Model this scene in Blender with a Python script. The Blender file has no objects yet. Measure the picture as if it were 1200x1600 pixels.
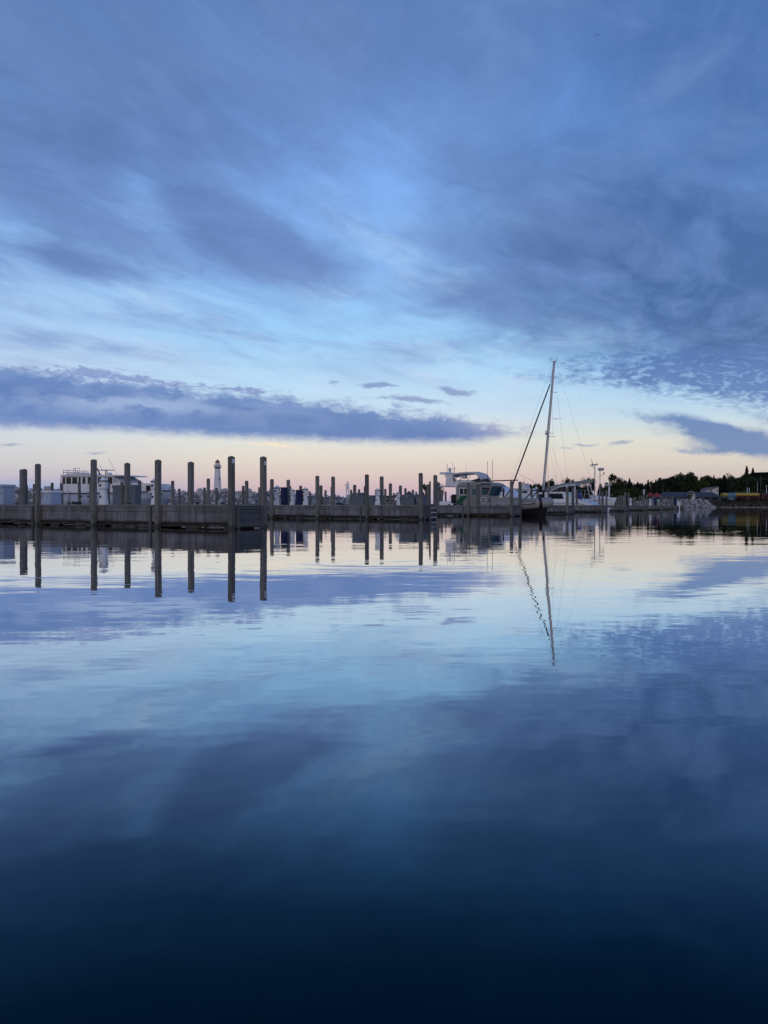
import bpy, bmesh, math, random
from mathutils import Vector, Matrix, noise as mnoise
random.seed(11)
S = bpy.context.scene
COL = S.collection
R = math.radians

# ------------------------------------------------------------------ camera
EYE = 0.9                                   # eye height above the water, metres
F = 1200.0                                  # focal length in photograph pixels (1200 x 1600)
cam = bpy.data.cameras.new('camera')
cam_o = bpy.data.objects.new('camera', cam)
COL.objects.link(cam_o)
cam.sensor_fit = 'AUTO'
cam.sensor_width = 36.0
cam.lens = 36.0 * F / 1600.0
cam.clip_start = 0.05
cam.clip_end = 20000
cam_o.location = (0, 0, EYE)
cam_o.rotation_euler = (R(90.0) - math.atan(10.0 / F), 0, 0)
S.camera = cam_o
S.render.engine = 'CYCLES'
S.view_settings.view_transform = 'Standard'
S.view_settings.look = 'None'
S.view_settings.exposure = 0.0
S.view_settings.gamma = 1.0
S.cycles.max_bounces = 6
S.cycles.glossy_bounces = 4
S.cycles.diffuse_bounces = 3
S.cycles.transparent_max_bounces = 12


def lin(c):
    return tuple((x / 255 / 12.92) if x / 255 <= 0.04045 else ((x / 255 + 0.055) / 1.055) ** 2.4 for x in c)


# ------------------------------------------------------------------ node expression helper
class NT:
    def __init__(self, nt):
        self.nt = nt

    def node(self, typ, **kw):
        n = self.nt.nodes.new(typ)
        for k, v in kw.items():
            setattr(n, k, v)
        return n

    def put(self, sock, v):
        if isinstance(v, E):
            self.nt.links.new(v.s, sock)
        elif isinstance(v, bpy.types.NodeSocket):
            self.nt.links.new(v, sock)
        elif v is not None:
            sock.default_value = v

    def m(self, op, a, b=None, c=None, clamp=False):
        n = self.node('ShaderNodeMath', operation=op)
        n.use_clamp = clamp
        for i, v in enumerate((a, b, c)):
            self.put(n.inputs[i], v)
        return E(self, n.outputs[0])

    def comb(self, x, y, z=0.0):
        n = self.node('ShaderNodeCombineXYZ')
        for i, v in enumerate((x, y, z)):
            self.put(n.inputs[i], v)
        return E(self, n.outputs[0])

    def sep(self, v):
        n = self.node('ShaderNodeSeparateXYZ')
        self.put(n.inputs[0], v)
        return [E(self, o) for o in n.outputs]

    def noise(self, vec, scale=1.0, detail=3.0, rough=0.5, dist=0.0, col=False, lac=2.0):
        n = self.node('ShaderNodeTexNoise')
        self.put(n.inputs['Vector'], vec)
        n.inputs['Scale'].default_value = scale
        n.inputs['Detail'].default_value = detail
        n.inputs['Roughness'].default_value = rough
        n.inputs['Lacunarity'].default_value = lac
        n.inputs['Distortion'].default_value = dist
        return E(self, n.outputs['Color' if col else 'Fac'])

    def voro(self, vec, scale=1.0):
        n = self.node('ShaderNodeTexVoronoi')
        self.put(n.inputs['Vector'], vec)
        n.inputs['Scale'].default_value = scale
        return E(self, n.outputs['Distance'])

    def vm(self, op, a, b=None, scale=None):
        n = self.node('ShaderNodeVectorMath', operation=op)
        self.put(n.inputs[0], a)
        if b is not None:
            self.put(n.inputs[1], b)
        if scale is not None:
            self.put(n.inputs['Scale'], scale)
        return E(self, n.outputs[0])

    def mapr(self, v, a, b, c=0.0, d=1.0, smooth=True):
        n = self.node('ShaderNodeMapRange')
        n.interpolation_type = 'SMOOTHSTEP' if smooth else 'LINEAR'
        n.clamp = True
        for i, x in enumerate((v, a, b, c, d)):
            self.put(n.inputs[i], x)
        return E(self, n.outputs[0])

    def ramp(self, fac, stops, interp='LINEAR'):
        n = self.node('ShaderNodeValToRGB')
        cr = n.color_ramp
        cr.interpolation = interp
        while len(cr.elements) < len(stops):
            cr.elements.new(0.5)
        for e, (p, c) in zip(cr.elements, stops):
            e.position = p
            e.color = (c[0], c[1], c[2], 1)
        self.put(n.inputs[0], fac)
        return E(self, n.outputs[0])

    def curve(self, fac, stops, interp='B_SPLINE'):
        return self.ramp(fac, [(p, (v, v, v)) for p, v in stops], interp)

    def mix(self, fac, a, b, mode='MIX'):
        n = self.node('ShaderNodeMix', data_type='RGBA', blend_type=mode)
        n.clamp_factor = True
        self.put(n.inputs[0], fac)
        for i, v in ((6, a), (7, b)):
            if isinstance(v, tuple):
                v = (v[0], v[1], v[2], 1)
            self.put(n.inputs[i], v)
        return E(self, n.outputs[2])

    def blob(self, vec, x, y, rx, ry, ang):
        n = self.node('ShaderNodeMapping', vector_type='TEXTURE')
        self.put(n.inputs[0], vec)
        n.inputs[1].default_value = (x, y, 0)
        n.inputs[2].default_value = (0, 0, R(ang))
        n.inputs[3].default_value = (rx, ry, 1)
        g = self.node('ShaderNodeTexGradient', gradient_type='QUADRATIC_SPHERE')
        self.put(g.inputs[0], n.outputs[0])
        return E(self, g.outputs['Fac'])


class E:
    def __init__(self, t, s):
        self.t, self.s = t, s

    def __add__(self, o): return self.t.m('ADD', self, o)
    def __radd__(self, o): return self.t.m('ADD', o, self)
    def __sub__(self, o): return self.t.m('SUBTRACT', self, o)
    def __rsub__(self, o): return self.t.m('SUBTRACT', o, self)
    def __mul__(self, o): return self.t.m('MULTIPLY', self, o)
    def __rmul__(self, o): return self.t.m('MULTIPLY', o, self)
    def __truediv__(self, o): return self.t.m('DIVIDE', self, o)
    def __rtruediv__(self, o): return self.t.m('DIVIDE', o, self)


# ------------------------------------------------------------------ object and mesh helpers
def tag(o, label=None, cat=None, group=None, kind=None):
    if label: o['label'] = label
    if cat: o['category'] = cat
    if group: o['group'] = group
    if kind: o['kind'] = kind
    return o


def empty(name, loc, rz=0.0, label=None, cat=None, group=None):
    o = bpy.data.objects.new(name, None)
    o.empty_display_size = 0.2
    COL.objects.link(o)
    o.location = loc
    o.rotation_euler = (0, 0, rz)
    return tag(o, label, cat, group)


KIDS = {}


def link_child(o, parent):
    o.parent = parent
    KIDS.setdefault(parent.name, []).append(o)


def copy_tree(src, parent=None):
    c = src.copy()
    COL.objects.link(c)
    if parent is not None:
        link_child(c, parent)
    for ch in KIDS.get(src.name, []):
        copy_tree(ch, c)
    return c


class MB:
    """collects simple shapes; build() links them as one mesh object"""
    def __init__(self):
        self.bm = bmesh.new()

    def face(self, pts, smooth=False):
        f = self.bm.faces.new([self.bm.verts.new(p) for p in pts])
        f.smooth = smooth
        return f

    def box(self, x0, x1, y0, y1, z0, z1, bev=0.0):
        b = bev
        if b <= 0:
            vs = [self.bm.verts.new(p) for p in ((x0, y0, z0), (x1, y0, z0), (x1, y1, z0), (x0, y1, z0), (x0, y0, z1), (x1, y0, z1), (x1, y1, z1), (x0, y1, z1))]
            for q in ((0, 3, 2, 1), (4, 5, 6, 7), (0, 1, 5, 4), (1, 2, 6, 5), (2, 3, 7, 6), (3, 0, 4, 7)):
                self.bm.faces.new([vs[i] for i in q])
        else:
            t = bmesh.new()
            bmesh.ops.create_cube(t, size=1.0)
            for v in t.verts:
                v.co = Vector(((x0 + x1) / 2 + v.co.x * (x1 - x0), (y0 + y1) / 2 + v.co.y * (y1 - y0), (z0 + z1) / 2 + v.co.z * (z1 - z0)))
            bmesh.ops.bevel(t, geom=t.edges[:], offset=b, segments=2, affect='EDGES', profile=0.5)
            self.merge(t)
        return self

    def merge(self, t, mat=None):
        if mat is not None:
            bmesh.ops.transform(t, matrix=mat, verts=t.verts[:])
        mp = [self.bm.verts.new(v.co) for v in t.verts]
        t.verts.index_update()
        for f in t.faces:
            try:
                g = self.bm.faces.new([mp[v.index] for v in f.verts])
                g.smooth = f.smooth
            except ValueError:
                pass
        t.free()
        return self

    def tube(self, pts, r, n=8, r2=None, cap=True, smooth=True):
        pts = [Vector(p) for p in pts]
        rings = []
        for i, p in enumerate(pts):
            d = (pts[min(i + 1, len(pts) - 1)] - pts[max(i - 1, 0)]).normalized()
            a = d.cross(Vector((0, 0, 1)))
            if a.length < 1e-4:
                a = Vector((1, 0, 0))
            a.normalize()
            b = d.cross(a)
            rr = r if r2 is None else r + (r2 - r) * i / (len(pts) - 1)
            rings.append([self.bm.verts.new(p + (a * math.cos(k * 2 * math.pi / n) + b * math.sin(k * 2 * math.pi / n)) * rr) for k in range(n)])
        for A, B in zip(rings, rings[1:]):
            for k in range(n):
                f = self.bm.faces.new((A[k], A[(k + 1) % n], B[(k + 1) % n], B[k]))
                f.smooth = smooth
        if cap:
            self.bm.faces.new(rings[0][::-1])
            self.bm.faces.new(rings[-1])
        return self

    def lathe(self, prof, n=16, c=(0, 0, 0), smooth=True, rot=0.0):
        """prof: list of (radius, z)"""
        rings = []
        for r, z in prof:
            rings.append([self.bm.verts.new((c[0] + r * math.cos(rot + k * 2 * math.pi / n), c[1] + r * math.sin(rot + k * 2 * math.pi / n), c[2] + z)) for k in range(n)])
        for A, B in zip(rings, rings[1:]):
            for k in range(n):
                f = self.bm.faces.new((A[k], A[(k + 1) % n], B[(k + 1) % n], B[k]))
                f.smooth = smooth
        self.bm.faces.new(rings[0][::-1])
        self.bm.faces.new(rings[-1])
        return self

    def prism(self, poly, y0, y1, taper=0.0):
        """outline (x, z) extruded along y; taper pulls nothing unless a function is given"""
        A = [self.bm.verts.new((x, y0, z)) for x, z in poly]
        B = [self.bm.verts.new((x, y1, z)) for x, z in poly]
        n = len(poly)
        self.bm.faces.new(A)
        self.bm.faces.new(B[::-1])
        for k in range(n):
            self.bm.faces.new((A[k], B[k], B[(k + 1) % n], A[(k + 1) % n]))
        return self

    def loft(self, secs, closed=False, smooth=True, cap=True):
        """rows of points with equal counts"""
        rows = [[self.bm.verts.new(p) for p in s] for s in secs]
        for A, B in zip(rows, rows[1:]):
            m = len(A)
            for k in range(m if closed else m - 1):
                try:
                    f = self.bm.faces.new((A[k], A[(k + 1) % m], B[(k + 1) % m], B[k]))
                    f.smooth = smooth
                except ValueError:
                    pass
        if cap:
            for s in (rows[0][::-1], rows[-1]):
                try:
                    self.bm.faces.new(s)
                except ValueError:
                    pass
        return self

    def ball(self, c, rx, ry=None, rz=None, seg=12):
        t = bmesh.new()
        bmesh.ops.create_uvsphere(t, u_segments=seg, v_segments=max(6, seg // 2), radius=1.0)
        for f in t.faces:
            f.smooth = True
        ry = rx if ry is None else ry
        rz = rx if rz is None else rz
        return self.merge(t, Matrix.Translation(c) @ Matrix.Diagonal((rx, ry, rz, 1)))

    def mesh(self, name, mat):
        bmesh.ops.recalc_face_normals(self.bm, faces=self.bm.faces[:])
        me = bpy.data.meshes.new(name)
        self.bm.to_mesh(me)
        self.bm.free()
        if mat is not None:
            me.materials.append(mat)
        return me

    def build(self, name, mat, parent=None, loc=None, rz=0.0):
        o = bpy.data.objects.new(name, self.mesh(name, mat))
        COL.objects.link(o)
        if parent is not None:
            link_child(o, parent)
        if loc is not None:
            o.location = loc
            o.rotation_euler = (0, 0, rz)
        return o


def px_at(px, py, Y):
    """a point in the place from where it shows in the photograph and how far off it is"""
    return Vector(((px - 600.0) / F * Y, Y, EYE + (790.0 - py) / F * Y))


# ------------------------------------------------------------------ materials
MATS = {}


def pmat(name, col, rough=0.6, metal=0.0, var=0.12, scale=3.0, bump=0.0, spec=0.4, stretch=(1, 1, 1), build=None):
    """principled material with a procedural mottle so nothing is one flat colour"""
    if name in MATS:
        return MATS[name]
    m = bpy.data.materials.new(name)
    m.use_nodes = True
    nt = m.node_tree
    t = NT(nt)
    p = nt.nodes['Principled BSDF']
    tc = t.node('ShaderNodeTexCoord')
    oi = t.node('ShaderNodeObjectInfo')
    v = t.vm('MULTIPLY', tc.outputs['Object'], stretch)
    v = t.vm('ADD', v, t.vm('SCALE', t.comb(oi.outputs['Random'], oi.outputs['Random'], oi.outputs['Random']), scale=17.0))
    n = t.noise(v, scale, 5, 0.6)
    k = (n - 0.5) * (2.0 * var) + 1.0
    c = t.vm('SCALE', tuple(col), scale=k)
    if build:
        c = build(t, c, tc, v, n, oi)
    t.put(p.inputs['Base Color'], c)
    p.inputs['Roughness'].default_value = rough
    p.inputs['Metallic'].default_value = metal
    p.inputs['Specular IOR Level'].default_value = spec
    if bump:
        b = t.node('ShaderNodeBump')
        b.inputs['Strength'].default_value = bump
        b.inputs['Distance'].default_value = 0.02
        t.put(b.inputs['Height'], n)
        t.put(p.inputs['Normal'], b.outputs[0])
    MATS[name] = m
    return m


def wood(name, col, axis, rough=0.85, tide=None, green=0.35, lines=0.5):
    """weathered timber, grain along axis; tide = height of the dark wet stain"""
    st = {'x': (0.25, 5, 5), 'y': (5, 0.25, 5), 'z': (5, 5, 0.25)}[axis]

    def f(t, c, tc, v, n, oi):
        g = t.noise(v, 6.0, 4, 0.7)
        c = t.vm('SCALE', c, scale=t.mapr(g, 0.25, 0.7, 1.0 - lines, 1.15))
        b = t.noise(t.vm('SCALE', tc.outputs['Object'], scale=1.0), 1.3, 3, 0.6)
        r = t.mapr(oi.outputs['Random'], 0, 1, 0.78, 1.22, smooth=False)
        c = t.vm('SCALE', c, scale=r)
        c = t.mix(t.mapr(b, 0.48, 0.72) * green, c, (col[0] * 0.55, col[1] * 0.66, col[2] * 0.5))
        ox, oy, oz = t.sep(tc.outputs['Object'])
        if tide:
            e = (b - 0.5) * 0.25
            c = t.mix(t.mapr(oz + e, tide + 0.10, tide - 0.06) * 0.88, c, (0.012, 0.012, 0.010))
            c = t.mix(t.mapr(oz + e, tide + 0.62, tide + 0.1) * 0.35, c, (col[0] * 0.5, col[1] * 0.62, col[2] * 0.5))
        return c
    return pmat(name, col, rough, var=0.35, scale=2.2, bump=0.5, stretch=st, build=f)
# ------------------------------------------------------------------ sky and light
SUN_EL, SUN_AZ = 2.0, 195.0                 # just about down, behind the viewer
world = bpy.data.worlds.new('World')
S.world = world
world.use_nodes = True
world.node_tree.nodes.clear()
world.cycles.sampling_method = 'MANUAL'
world.cycles.sample_map_resolution = 512


def build_sky():
    t = NT(world.node_tree)
    tc = t.node('ShaderNodeTexCoord')
    dx, dy, dz = t.sep(tc.outputs['Generated'])
    ady = t.m('MAXIMUM', t.m('ABSOLUTE', dy), 0.15)
    up = t.m('MAXIMUM', dz, 0.0)
    X = dx / ady * 12.0 + 6.0               # heading and height, in hundredths of a radian or so
    Y = 7.9 - up / ady * 12.0
    P = t.comb(X, Y)
    wp = t.noise(t.comb(X * 0.5, Y), 1.3, 5, 0.6, col=True)
    half = (0.5, 0.5, 0.5)
    Wb = t.vm('SUBTRACT', wp, half)
    PW = t.vm('ADD', P, t.vm('SCALE', Wb, scale=0.55))          # gently warped
    PS = t.vm('ADD', P, t.vm('MULTIPLY', Wb, (1.3, 0.35, 0)))   # warped along the bands

    # ---- clear sky, by height
    h = Y / 7.9
    def G(st): return [(p / 790.0, lin(c)) for p, c in st]
    gl = t.ramp(h, G([(0, (98, 138, 198)), (250, (122, 166, 226)), (400, (140, 184, 237)), (500, (168, 204, 243)), (580, (194, 216, 242)),
                      (640, (210, 224, 238)), (690, (216, 219, 221)), (722, (211, 208, 208)), (744, (198, 190, 202)), (757, (166, 176, 206)),
                      (768, (126, 160, 210)), (790, (98, 136, 198))]))
    gm = t.ramp(h, G([(0, (94, 134, 204)), (270, (124, 172, 240)), (430, (138, 186, 244)), (530, (158, 208, 250)), (590, (184, 222, 251)),
                      (640, (204, 228, 246)), (684, (230, 233, 226)), (712, (234, 224, 208)), (740, (225, 205, 195)), (762, (213, 184, 187)), (777, (196, 175, 192)), (790, (150, 150, 185))]))
    gr = t.ramp(h, G([(0, (86, 130, 198)), (300, (92, 140, 208)), (480, (120, 170, 232)), (560, (150, 202, 246)), (610, (182, 220, 248)),
                      (650, (204, 226, 240)), (685, (228, 229, 217)), (715, (228, 219, 203)), (738, (217, 202, 191)), (762, (204, 182, 180)), (790, (160, 150, 170))]))
    sky = t.mix(t.mapr(X, 0.0, 4.4), gl, gm)
    sky = t.mix(t.mapr(X, 6.5, 10.5), sky, gr)

    # ---- high grey-violet cloud, thin and torn
    D = None
    for x, y, rx, ry, a, k in UPPER:
        b = t.blob(PW, x / 100, y / 100, rx / 100, ry / 100, a) * k
        D = b if D is None else D + b
    base = t.mapr(Y, 5.4, 3.6) * 0.42 + 0.10
    # torn along the wind, which blows away to the right
    qx, qy = dx / (up + 0.04), ady / (up + 0.04)
    QS = t.comb((qx * 0.47 + qy * 0.88) * 0.55, (qx * 0.88 - qy * 0.47) * 1.0)
    ws = t.vm('SUBTRACT', t.noise(QS, 1.1, 3, 0.55, col=True), half)
    QW = t.vm('ADD', QS, t.vm('SCALE', ws, scale=0.85))
    n1 = t.noise(QW, 1.6, 8, 0.62)
    n4 = t.noise(t.vm('ADD', QW, (3.1, 5.7, 0.0)), 4.2, 6, 0.62)
    n5 = t.noise(t.vm('ADD', QW, (11.1, 1.7, 0.0)), 2.3, 8, 0.64)
    n2 = t.noise(t.vm('ADD', QS, (7.3, 2.1, 0.0)), 0.9, 2, 0.5)
    n3 = t.noise(PW, 2.6, 4, 0.55)
    d1 = D * 0.9 + base + (n1 - 0.5) * 2.3 + (n4 - 0.5) * 0.9 + (n2 - 0.5) * 0.4
    d1 = d1 * t.mapr(Y, 6.6, 5.0)
    cl1 = t.ramp(h, G([(0, (88, 117, 170)), (200, (88, 118, 175)), (400, (95, 124, 183)), (500, (111, 143, 201)), (600, (142, 168, 211))]))
    cr1 = t.ramp(h, G([(0, (73, 111, 172)), (230, (70, 107, 168)), (330, (63, 99, 159)), (420, (60, 97, 157)), (550, (54, 93, 154)), (600, (78, 118, 178))]))
    c1 = t.mix(t.mapr(X, 5.5, 10.0), cl1, cr1)
    c1 = t.mix((n4 - 0.40) * 1.6, c1, lin((122, 156, 216)))
    # pale torn veils between the grey
    veil = t.mapr(n5, 0.46, 0.74) * t.mapr(Y, 1.2, 4.2) * t.mapr(Y, 6.9, 5.6)
    sky = t.mix(veil * 0.85, sky, t.ramp(h, G([(150, (140, 182, 246)), (330, (158, 198, 248)), (480, (180, 212, 248)), (600, (196, 218, 246))])))
    sky = t.mix(t.mapr(d1, -0.25, 0.85) * 0.95, sky, c1)

    # ---- small hook-shaped cloudlets (rows of flecks)
    PF = t.vm('MULTIPLY', P, (0.75, 1.9, 1))
    fl = t.noise(t.vm('ADD', PF, t.vm('SCALE', t.vm('SUBTRACT', t.noise(PF, 2.0, 3, 0.6, col=True), half), scale=0.5)), 7.5, 4, 0.6)

    # ---- altocumulus over to the right
    D2 = None
    for x, y, rx, ry, a, k in RIGHT:
        b = t.blob(PS, x / 100, y / 100, rx / 100, ry / 100, a) * k
        D2 = b if D2 is None else D2 + b
    d2 = D2 + (fl - 0.5) * t.mapr(Y, 6.2, 6.6, 1.5, 0.55) * t.mapr(D2, 0.02, 0.3) + (n3 - 0.5) * 0.5 * t.mapr(D2, 0.02, 0.3)
    c2 = t.ramp(h, G([(560, (74, 110, 176)), (640, (84, 122, 184)), (715, (96, 132, 184))]))
    c2 = t.mix(t.mapr(fl, 0.50, 0.36) * t.mapr(X, 7.5, 9.0) * t.mapr(Y, 5.4, 5.9) * t.mapr(Y, 6.6, 6.3) * 0.45, c2, lin((150, 184, 230)))
    sky = t.mix(t.mapr(d2, 0.02, 0.85) * 0.92, sky, c2)

    # ---- the long bank low on the left
    wob = (n3 - 0.5) * 0.30 + (fl - 0.5) * 0.34 + (t.noise(t.comb(X, Y * 3.0), 0.9, 5, 0.65) - 0.5) * 0.45
    top = X * 0.108 + 5.68
    top = top + t.mapr(X, 6.8, 8.6) * 0.10
    bot = 6.74 + t.mapr(X, 0.0, 6.0) * 0.22 - t.mapr(X, 7.2, 8.8) * 0.16
    inside = t.mapr(Y - top + wob, -0.05, 0.20) * t.mapr(bot - Y + wob * 0.3, -0.04, 0.18) * t.mapr(X + wob * 1.6, 9.0, 8.1)
    band = t.ramp(t.mapr(Y - top, 0.0, 1.1, smooth=False), [(0, lin((146, 164, 208))), (0.12, lin((98, 132, 192))), (0.35, lin((84, 119, 184))), (0.7, lin((92, 128, 192))), (1, lin((142, 162, 208)))])
    # the paler rolls inside it
    roll = t.noise(t.vm('ADD', t.vm('MULTIPLY', P, (0.6, 1.6, 1)), t.vm('SCALE', Wb, scale=0.5)), 2.6, 4, 0.6)
    rollm = t.blob(PS, 2.2, 6.34, 3.6, 0.30, 2.5)
    band = t.mix(rollm * t.mapr(roll, 0.32, 0.60) * 1.6, band, lin((150, 174, 216)))
    band = t.mix(t.blob(PS, 1.0, 6.64, 2.6, 0.12, 3.0) * 0.8, band, lin((92, 116, 184)))
    band = t.mix(t.mapr(roll, 0.45, 0.7) * 0.4, band, lin((122, 148, 204)))
    # pink light caught on its thin right end
    band = t.mix(t.mapr(X, 6.6, 8.2) * t.mapr(Y - top, 0.5, 0.0) * 0.6, band, lin((190, 178, 200)))
    sky = t.mix(inside * 0.97, sky, band)
    # flecks along the upper edge of the bank
    fm = t.blob(P, 1.6, 5.86, 2.6, 0.26, 6.5) + t.blob(P, 3.9, 6.1, 2.0, 0.16, 5.0) * 0.8
    sky = t.mix(t.mapr(fm * 0.9 + (fl - 0.62) * 1.6 * t.mapr(fm, 0.02, 0.2), 0.1, 0.5) * 0.8, sky, lin((122, 142, 198)))

    # ---- lone scraps of cloud low over the water
    D3 = None
    for x, y, rx, ry, a, k in SCRAPS:
        b = t.blob(PS, x / 100 + 0.0, y / 100, rx / 100, ry / 100, a) * k
        D3 = b if D3 is None else D3 + b
    d3 = D3 + (fl - 0.5) * 0.8 * t.mapr(D3, 0.02, 0.3)
    sky = t.mix(t.mapr(d3, 0.1, 0.6) * 0.8, sky, t.ramp(h, G([(600, (118, 142, 196)), (660, (140, 150, 192)), (700, (152, 168, 196))])))
    # one thin scrap still lit pink-gold
    sky = t.mix(t.blob(PW, 4.35, 6.97, 0.75, 0.05, 10.0) * 1.3, sky, lin((250, 226, 200)))

    # ---- the sky behind the viewer: warm afterglow, same brightness as the rest
    back = t.mapr(dy, 0.1, -0.5)
    glow = t.ramp(up, [(0, (0.46, 0.36, 0.34)), (0.15, (0.44, 0.42, 0.46)), (0.4, (0.32, 0.38, 0.54)), (1, (0.20, 0.27, 0.46))])
    sky = t.mix(back, sky, glow)

    # ---- the physical sky adds its share underneath
    nis = t.node('ShaderNodeTexSky', sky_type='NISHITA')
    nis.sun_disc = False
    nis.sun_elevation = R(SUN_EL)
    nis.sun_rotation = R(SUN_AZ)
    bg1 = t.node('ShaderNodeBackground')
    t.put(bg1.inputs[0], sky)
    bg1.inputs[1].default_value = 0.97
    bg2 = t.node('ShaderNodeBackground')
    t.put(bg2.inputs[0], nis.outputs[0])
    bg2.inputs[1].default_value = 0.02
    add = t.node('ShaderNodeAddShader')
    t.nt.links.new(bg1.outputs[0], add.inputs[0])
    t.nt.links.new(bg2.outputs[0], add.inputs[1])
    out = t.node('ShaderNodeOutputWorld')
    t.nt.links.new(add.outputs[0], out.inputs[0])


UPPER = [  # x, y, rx, ry, tilt, weight
    (600, 290, 190, 330, -12, -.62), (225, 305, 130, 80, 50, -.6), (410, 318, 260, 60, 24, -.6), (20, 375, 110, 60, 30, -.5),
    (190, 455, 420, 55, 7, -.5), (560, 470, 220, 130, 20, -.45), (480, 440, 150, 60, 30, -.3), (800, 150, 320, 160, 0, -.12),
    (425, 385, 240, 80, 26, 1.05), (110, 400, 320, 55, 16, .6), (190, 545, 250, 34, 11, .75), (440, 575, 260, 24, 6, .3),
    (1020, 380, 460, 230, 8, .85), (1080, 500, 420, 120, 4, 1.0), (1200, 540, 280, 80, 0, .7), (700, 530, 280, 34, -6, .35), (690, 470, 240, 45, -10, .4),
    (240, 150, 240, 200, 50, .35), (20, 250, 160, 100, 20, .2), (880, 300, 200, 80, 15, .2), (60, 480, 200, 22, 6, .3),
]
RIGHT = [
    (1090, 596, 330, 66, 9, .85), (960, 586, 190, 30, 8, .35), (1215, 590, 200, 66, 8, 1.0), (1130, 690, 200, 38, 13, 1.15), (1075, 664, 170, 22, 13, 1.0), (1205, 664, 90, 34, 14, .6), (1190, 700, 100, 26, 6, .9), (1120, 706, 90, 10, 4, .4), (1110, 568, 300, 40, 3, .7), (850, 590, 190, 20, 6, .35),
]
SCRAPS = [
    (600, 604, 60, 10, 4, 1.0), (712, 611, 60, 12, 4, 1.0), (530, 598, 30, 7, 0, .7), (640, 628, 120, 12, 4, .9), (915, 696, 40, 6, 3, .9), (970, 696, 34, 6, 2, 1.0),
    (865, 649, 30, 4, 0, .5), (150, 705, 60, 6, 0, .7), (20, 697, 70, 8, 0, .6), (885, 702, 50, 4, 3, .5), (1055, 731, 16, 3, 0, .6), (60, 752, 120, 6, 0, .4), (1080, 705, 70, 9, 4, .8),
]
build_sky()

sun = bpy.data.lights.new('sun', 'SUN')
sun.energy = 0.35
sun.angle = R(14)
sun.color = (1.0, 0.86, 0.74)
sun_o = bpy.data.objects.new('sun', sun)
COL.objects.link(sun_o)
sun_o.rotation_euler = (R(90 - SUN_EL - 8), 0, R(180 - SUN_AZ))
# ------------------------------------------------------------------ water
def water_material():
    m = bpy.data.materials.new('harbour_water')
    m.use_nodes = True
    nt = m.node_tree
    nt.nodes.clear()
    t = NT(nt)
    geo = t.node('ShaderNodeNewGeometry')
    px, py, pz = t.sep(geo.outputs['Position'])
    # long lazy swell, ripples, and patches where a breath of wind touches
    a = t.noise(t.comb(px * 0.22, py * 0.5), 0.5, 2, 0.5)
    b = t.noise(t.comb(px * 0.8, py * 1.5), 0.9, 3, 0.5)
    patch = t.mapr(t.noise(t.comb(px * 0.35, py * 0.5), 0.12, 3, 0.5), 0.46, 0.62, 0.08, 1.0)
    c = t.noise(t.comb(px * 1.0, py * 1.9), 2.6, 2, 0.5) * patch
    hgt = a * WAVE[0] + b * WAVE[1] + c * WAVE[2]
    bp = t.node('ShaderNodeBump')
    bp.inputs['Strength'].default_value = 1.0
    bp.inputs['Distance'].default_value = 1.0
    t.put(bp.inputs['Height'], hgt)
    nrm = bp.outputs['Normal']
    lw = t.node('ShaderNodeLayerWeight')
    lw.inputs['Blend'].default_value = 0.5
    t.put(lw.inputs['Normal'], nrm)
    fac = t.curve(lw.outputs['Facing'], FRES, 'LINEAR')
    g = t.node('ShaderNodeBsdfGlossy')
    # what goes into the water loses its red, so steep views turn teal
    t.put(g.inputs['Color'], t.ramp(lw.outputs['Facing'], [(0.42, (0.10, 0.72, 0.95)), (0.55, (0.38, 0.82, 1.0)), (0.67, (0.80, 0.93, 1.0)), (0.88, (0.97, 0.98, 1.0))]))
    g.inputs['Roughness'].default_value = 0.0
    t.put(g.inputs['Normal'], nrm)
    d = t.node('ShaderNodeBsdfDiffuse')
    d.inputs['Color'].default_value = (0.0002, 0.0050, 0.0120, 1)
    mx = t.node('ShaderNodeMixShader')
    t.put(mx.inputs[0], fac)
    t.nt.links.new(d.outputs[0], mx.inputs[1])
    t.nt.links.new(g.outputs[0], mx.inputs[2])
    out = t.node('ShaderNodeOutputMaterial')
    t.nt.links.new(mx.outputs[0], out.inputs[0])
    return m


WAVE = (0.010, 0.0042, 0.0011)
# reflectance against 1 - cos(angle)
FRES = [(0.0, 0.02), (0.40, 0.022), (0.445, 0.03), (0.49, 0.043), (0.547, 0.092), (0.61, 0.18), (0.676, 0.33), (0.75, 0.52), (0.83, 0.74), (0.90, 0.88), (1.0, 0.97)]


def make_water():
    bm = bmesh.new()
    s = 9000
    for x0, x1, y0, y1 in ((-s, s, -200, s),):
        vs = [bm.verts.new(p) for p in ((x0, y0, 0), (x1, y0, 0), (x1, y1, 0), (x0, y1, 0))]
        bm.faces.new(vs)
    me = bpy.data.meshes.new('harbour_water')
    bm.to_mesh(me)
    me.materials.append(water_material())
    o = bpy.data.objects.new('harbour_water', me)
    COL.objects.link(o)
    o['kind'] = 'structure'
    o['label'] = 'calm dark blue harbour water mirroring the evening sky'
    o['category'] = 'water'


make_water()
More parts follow.
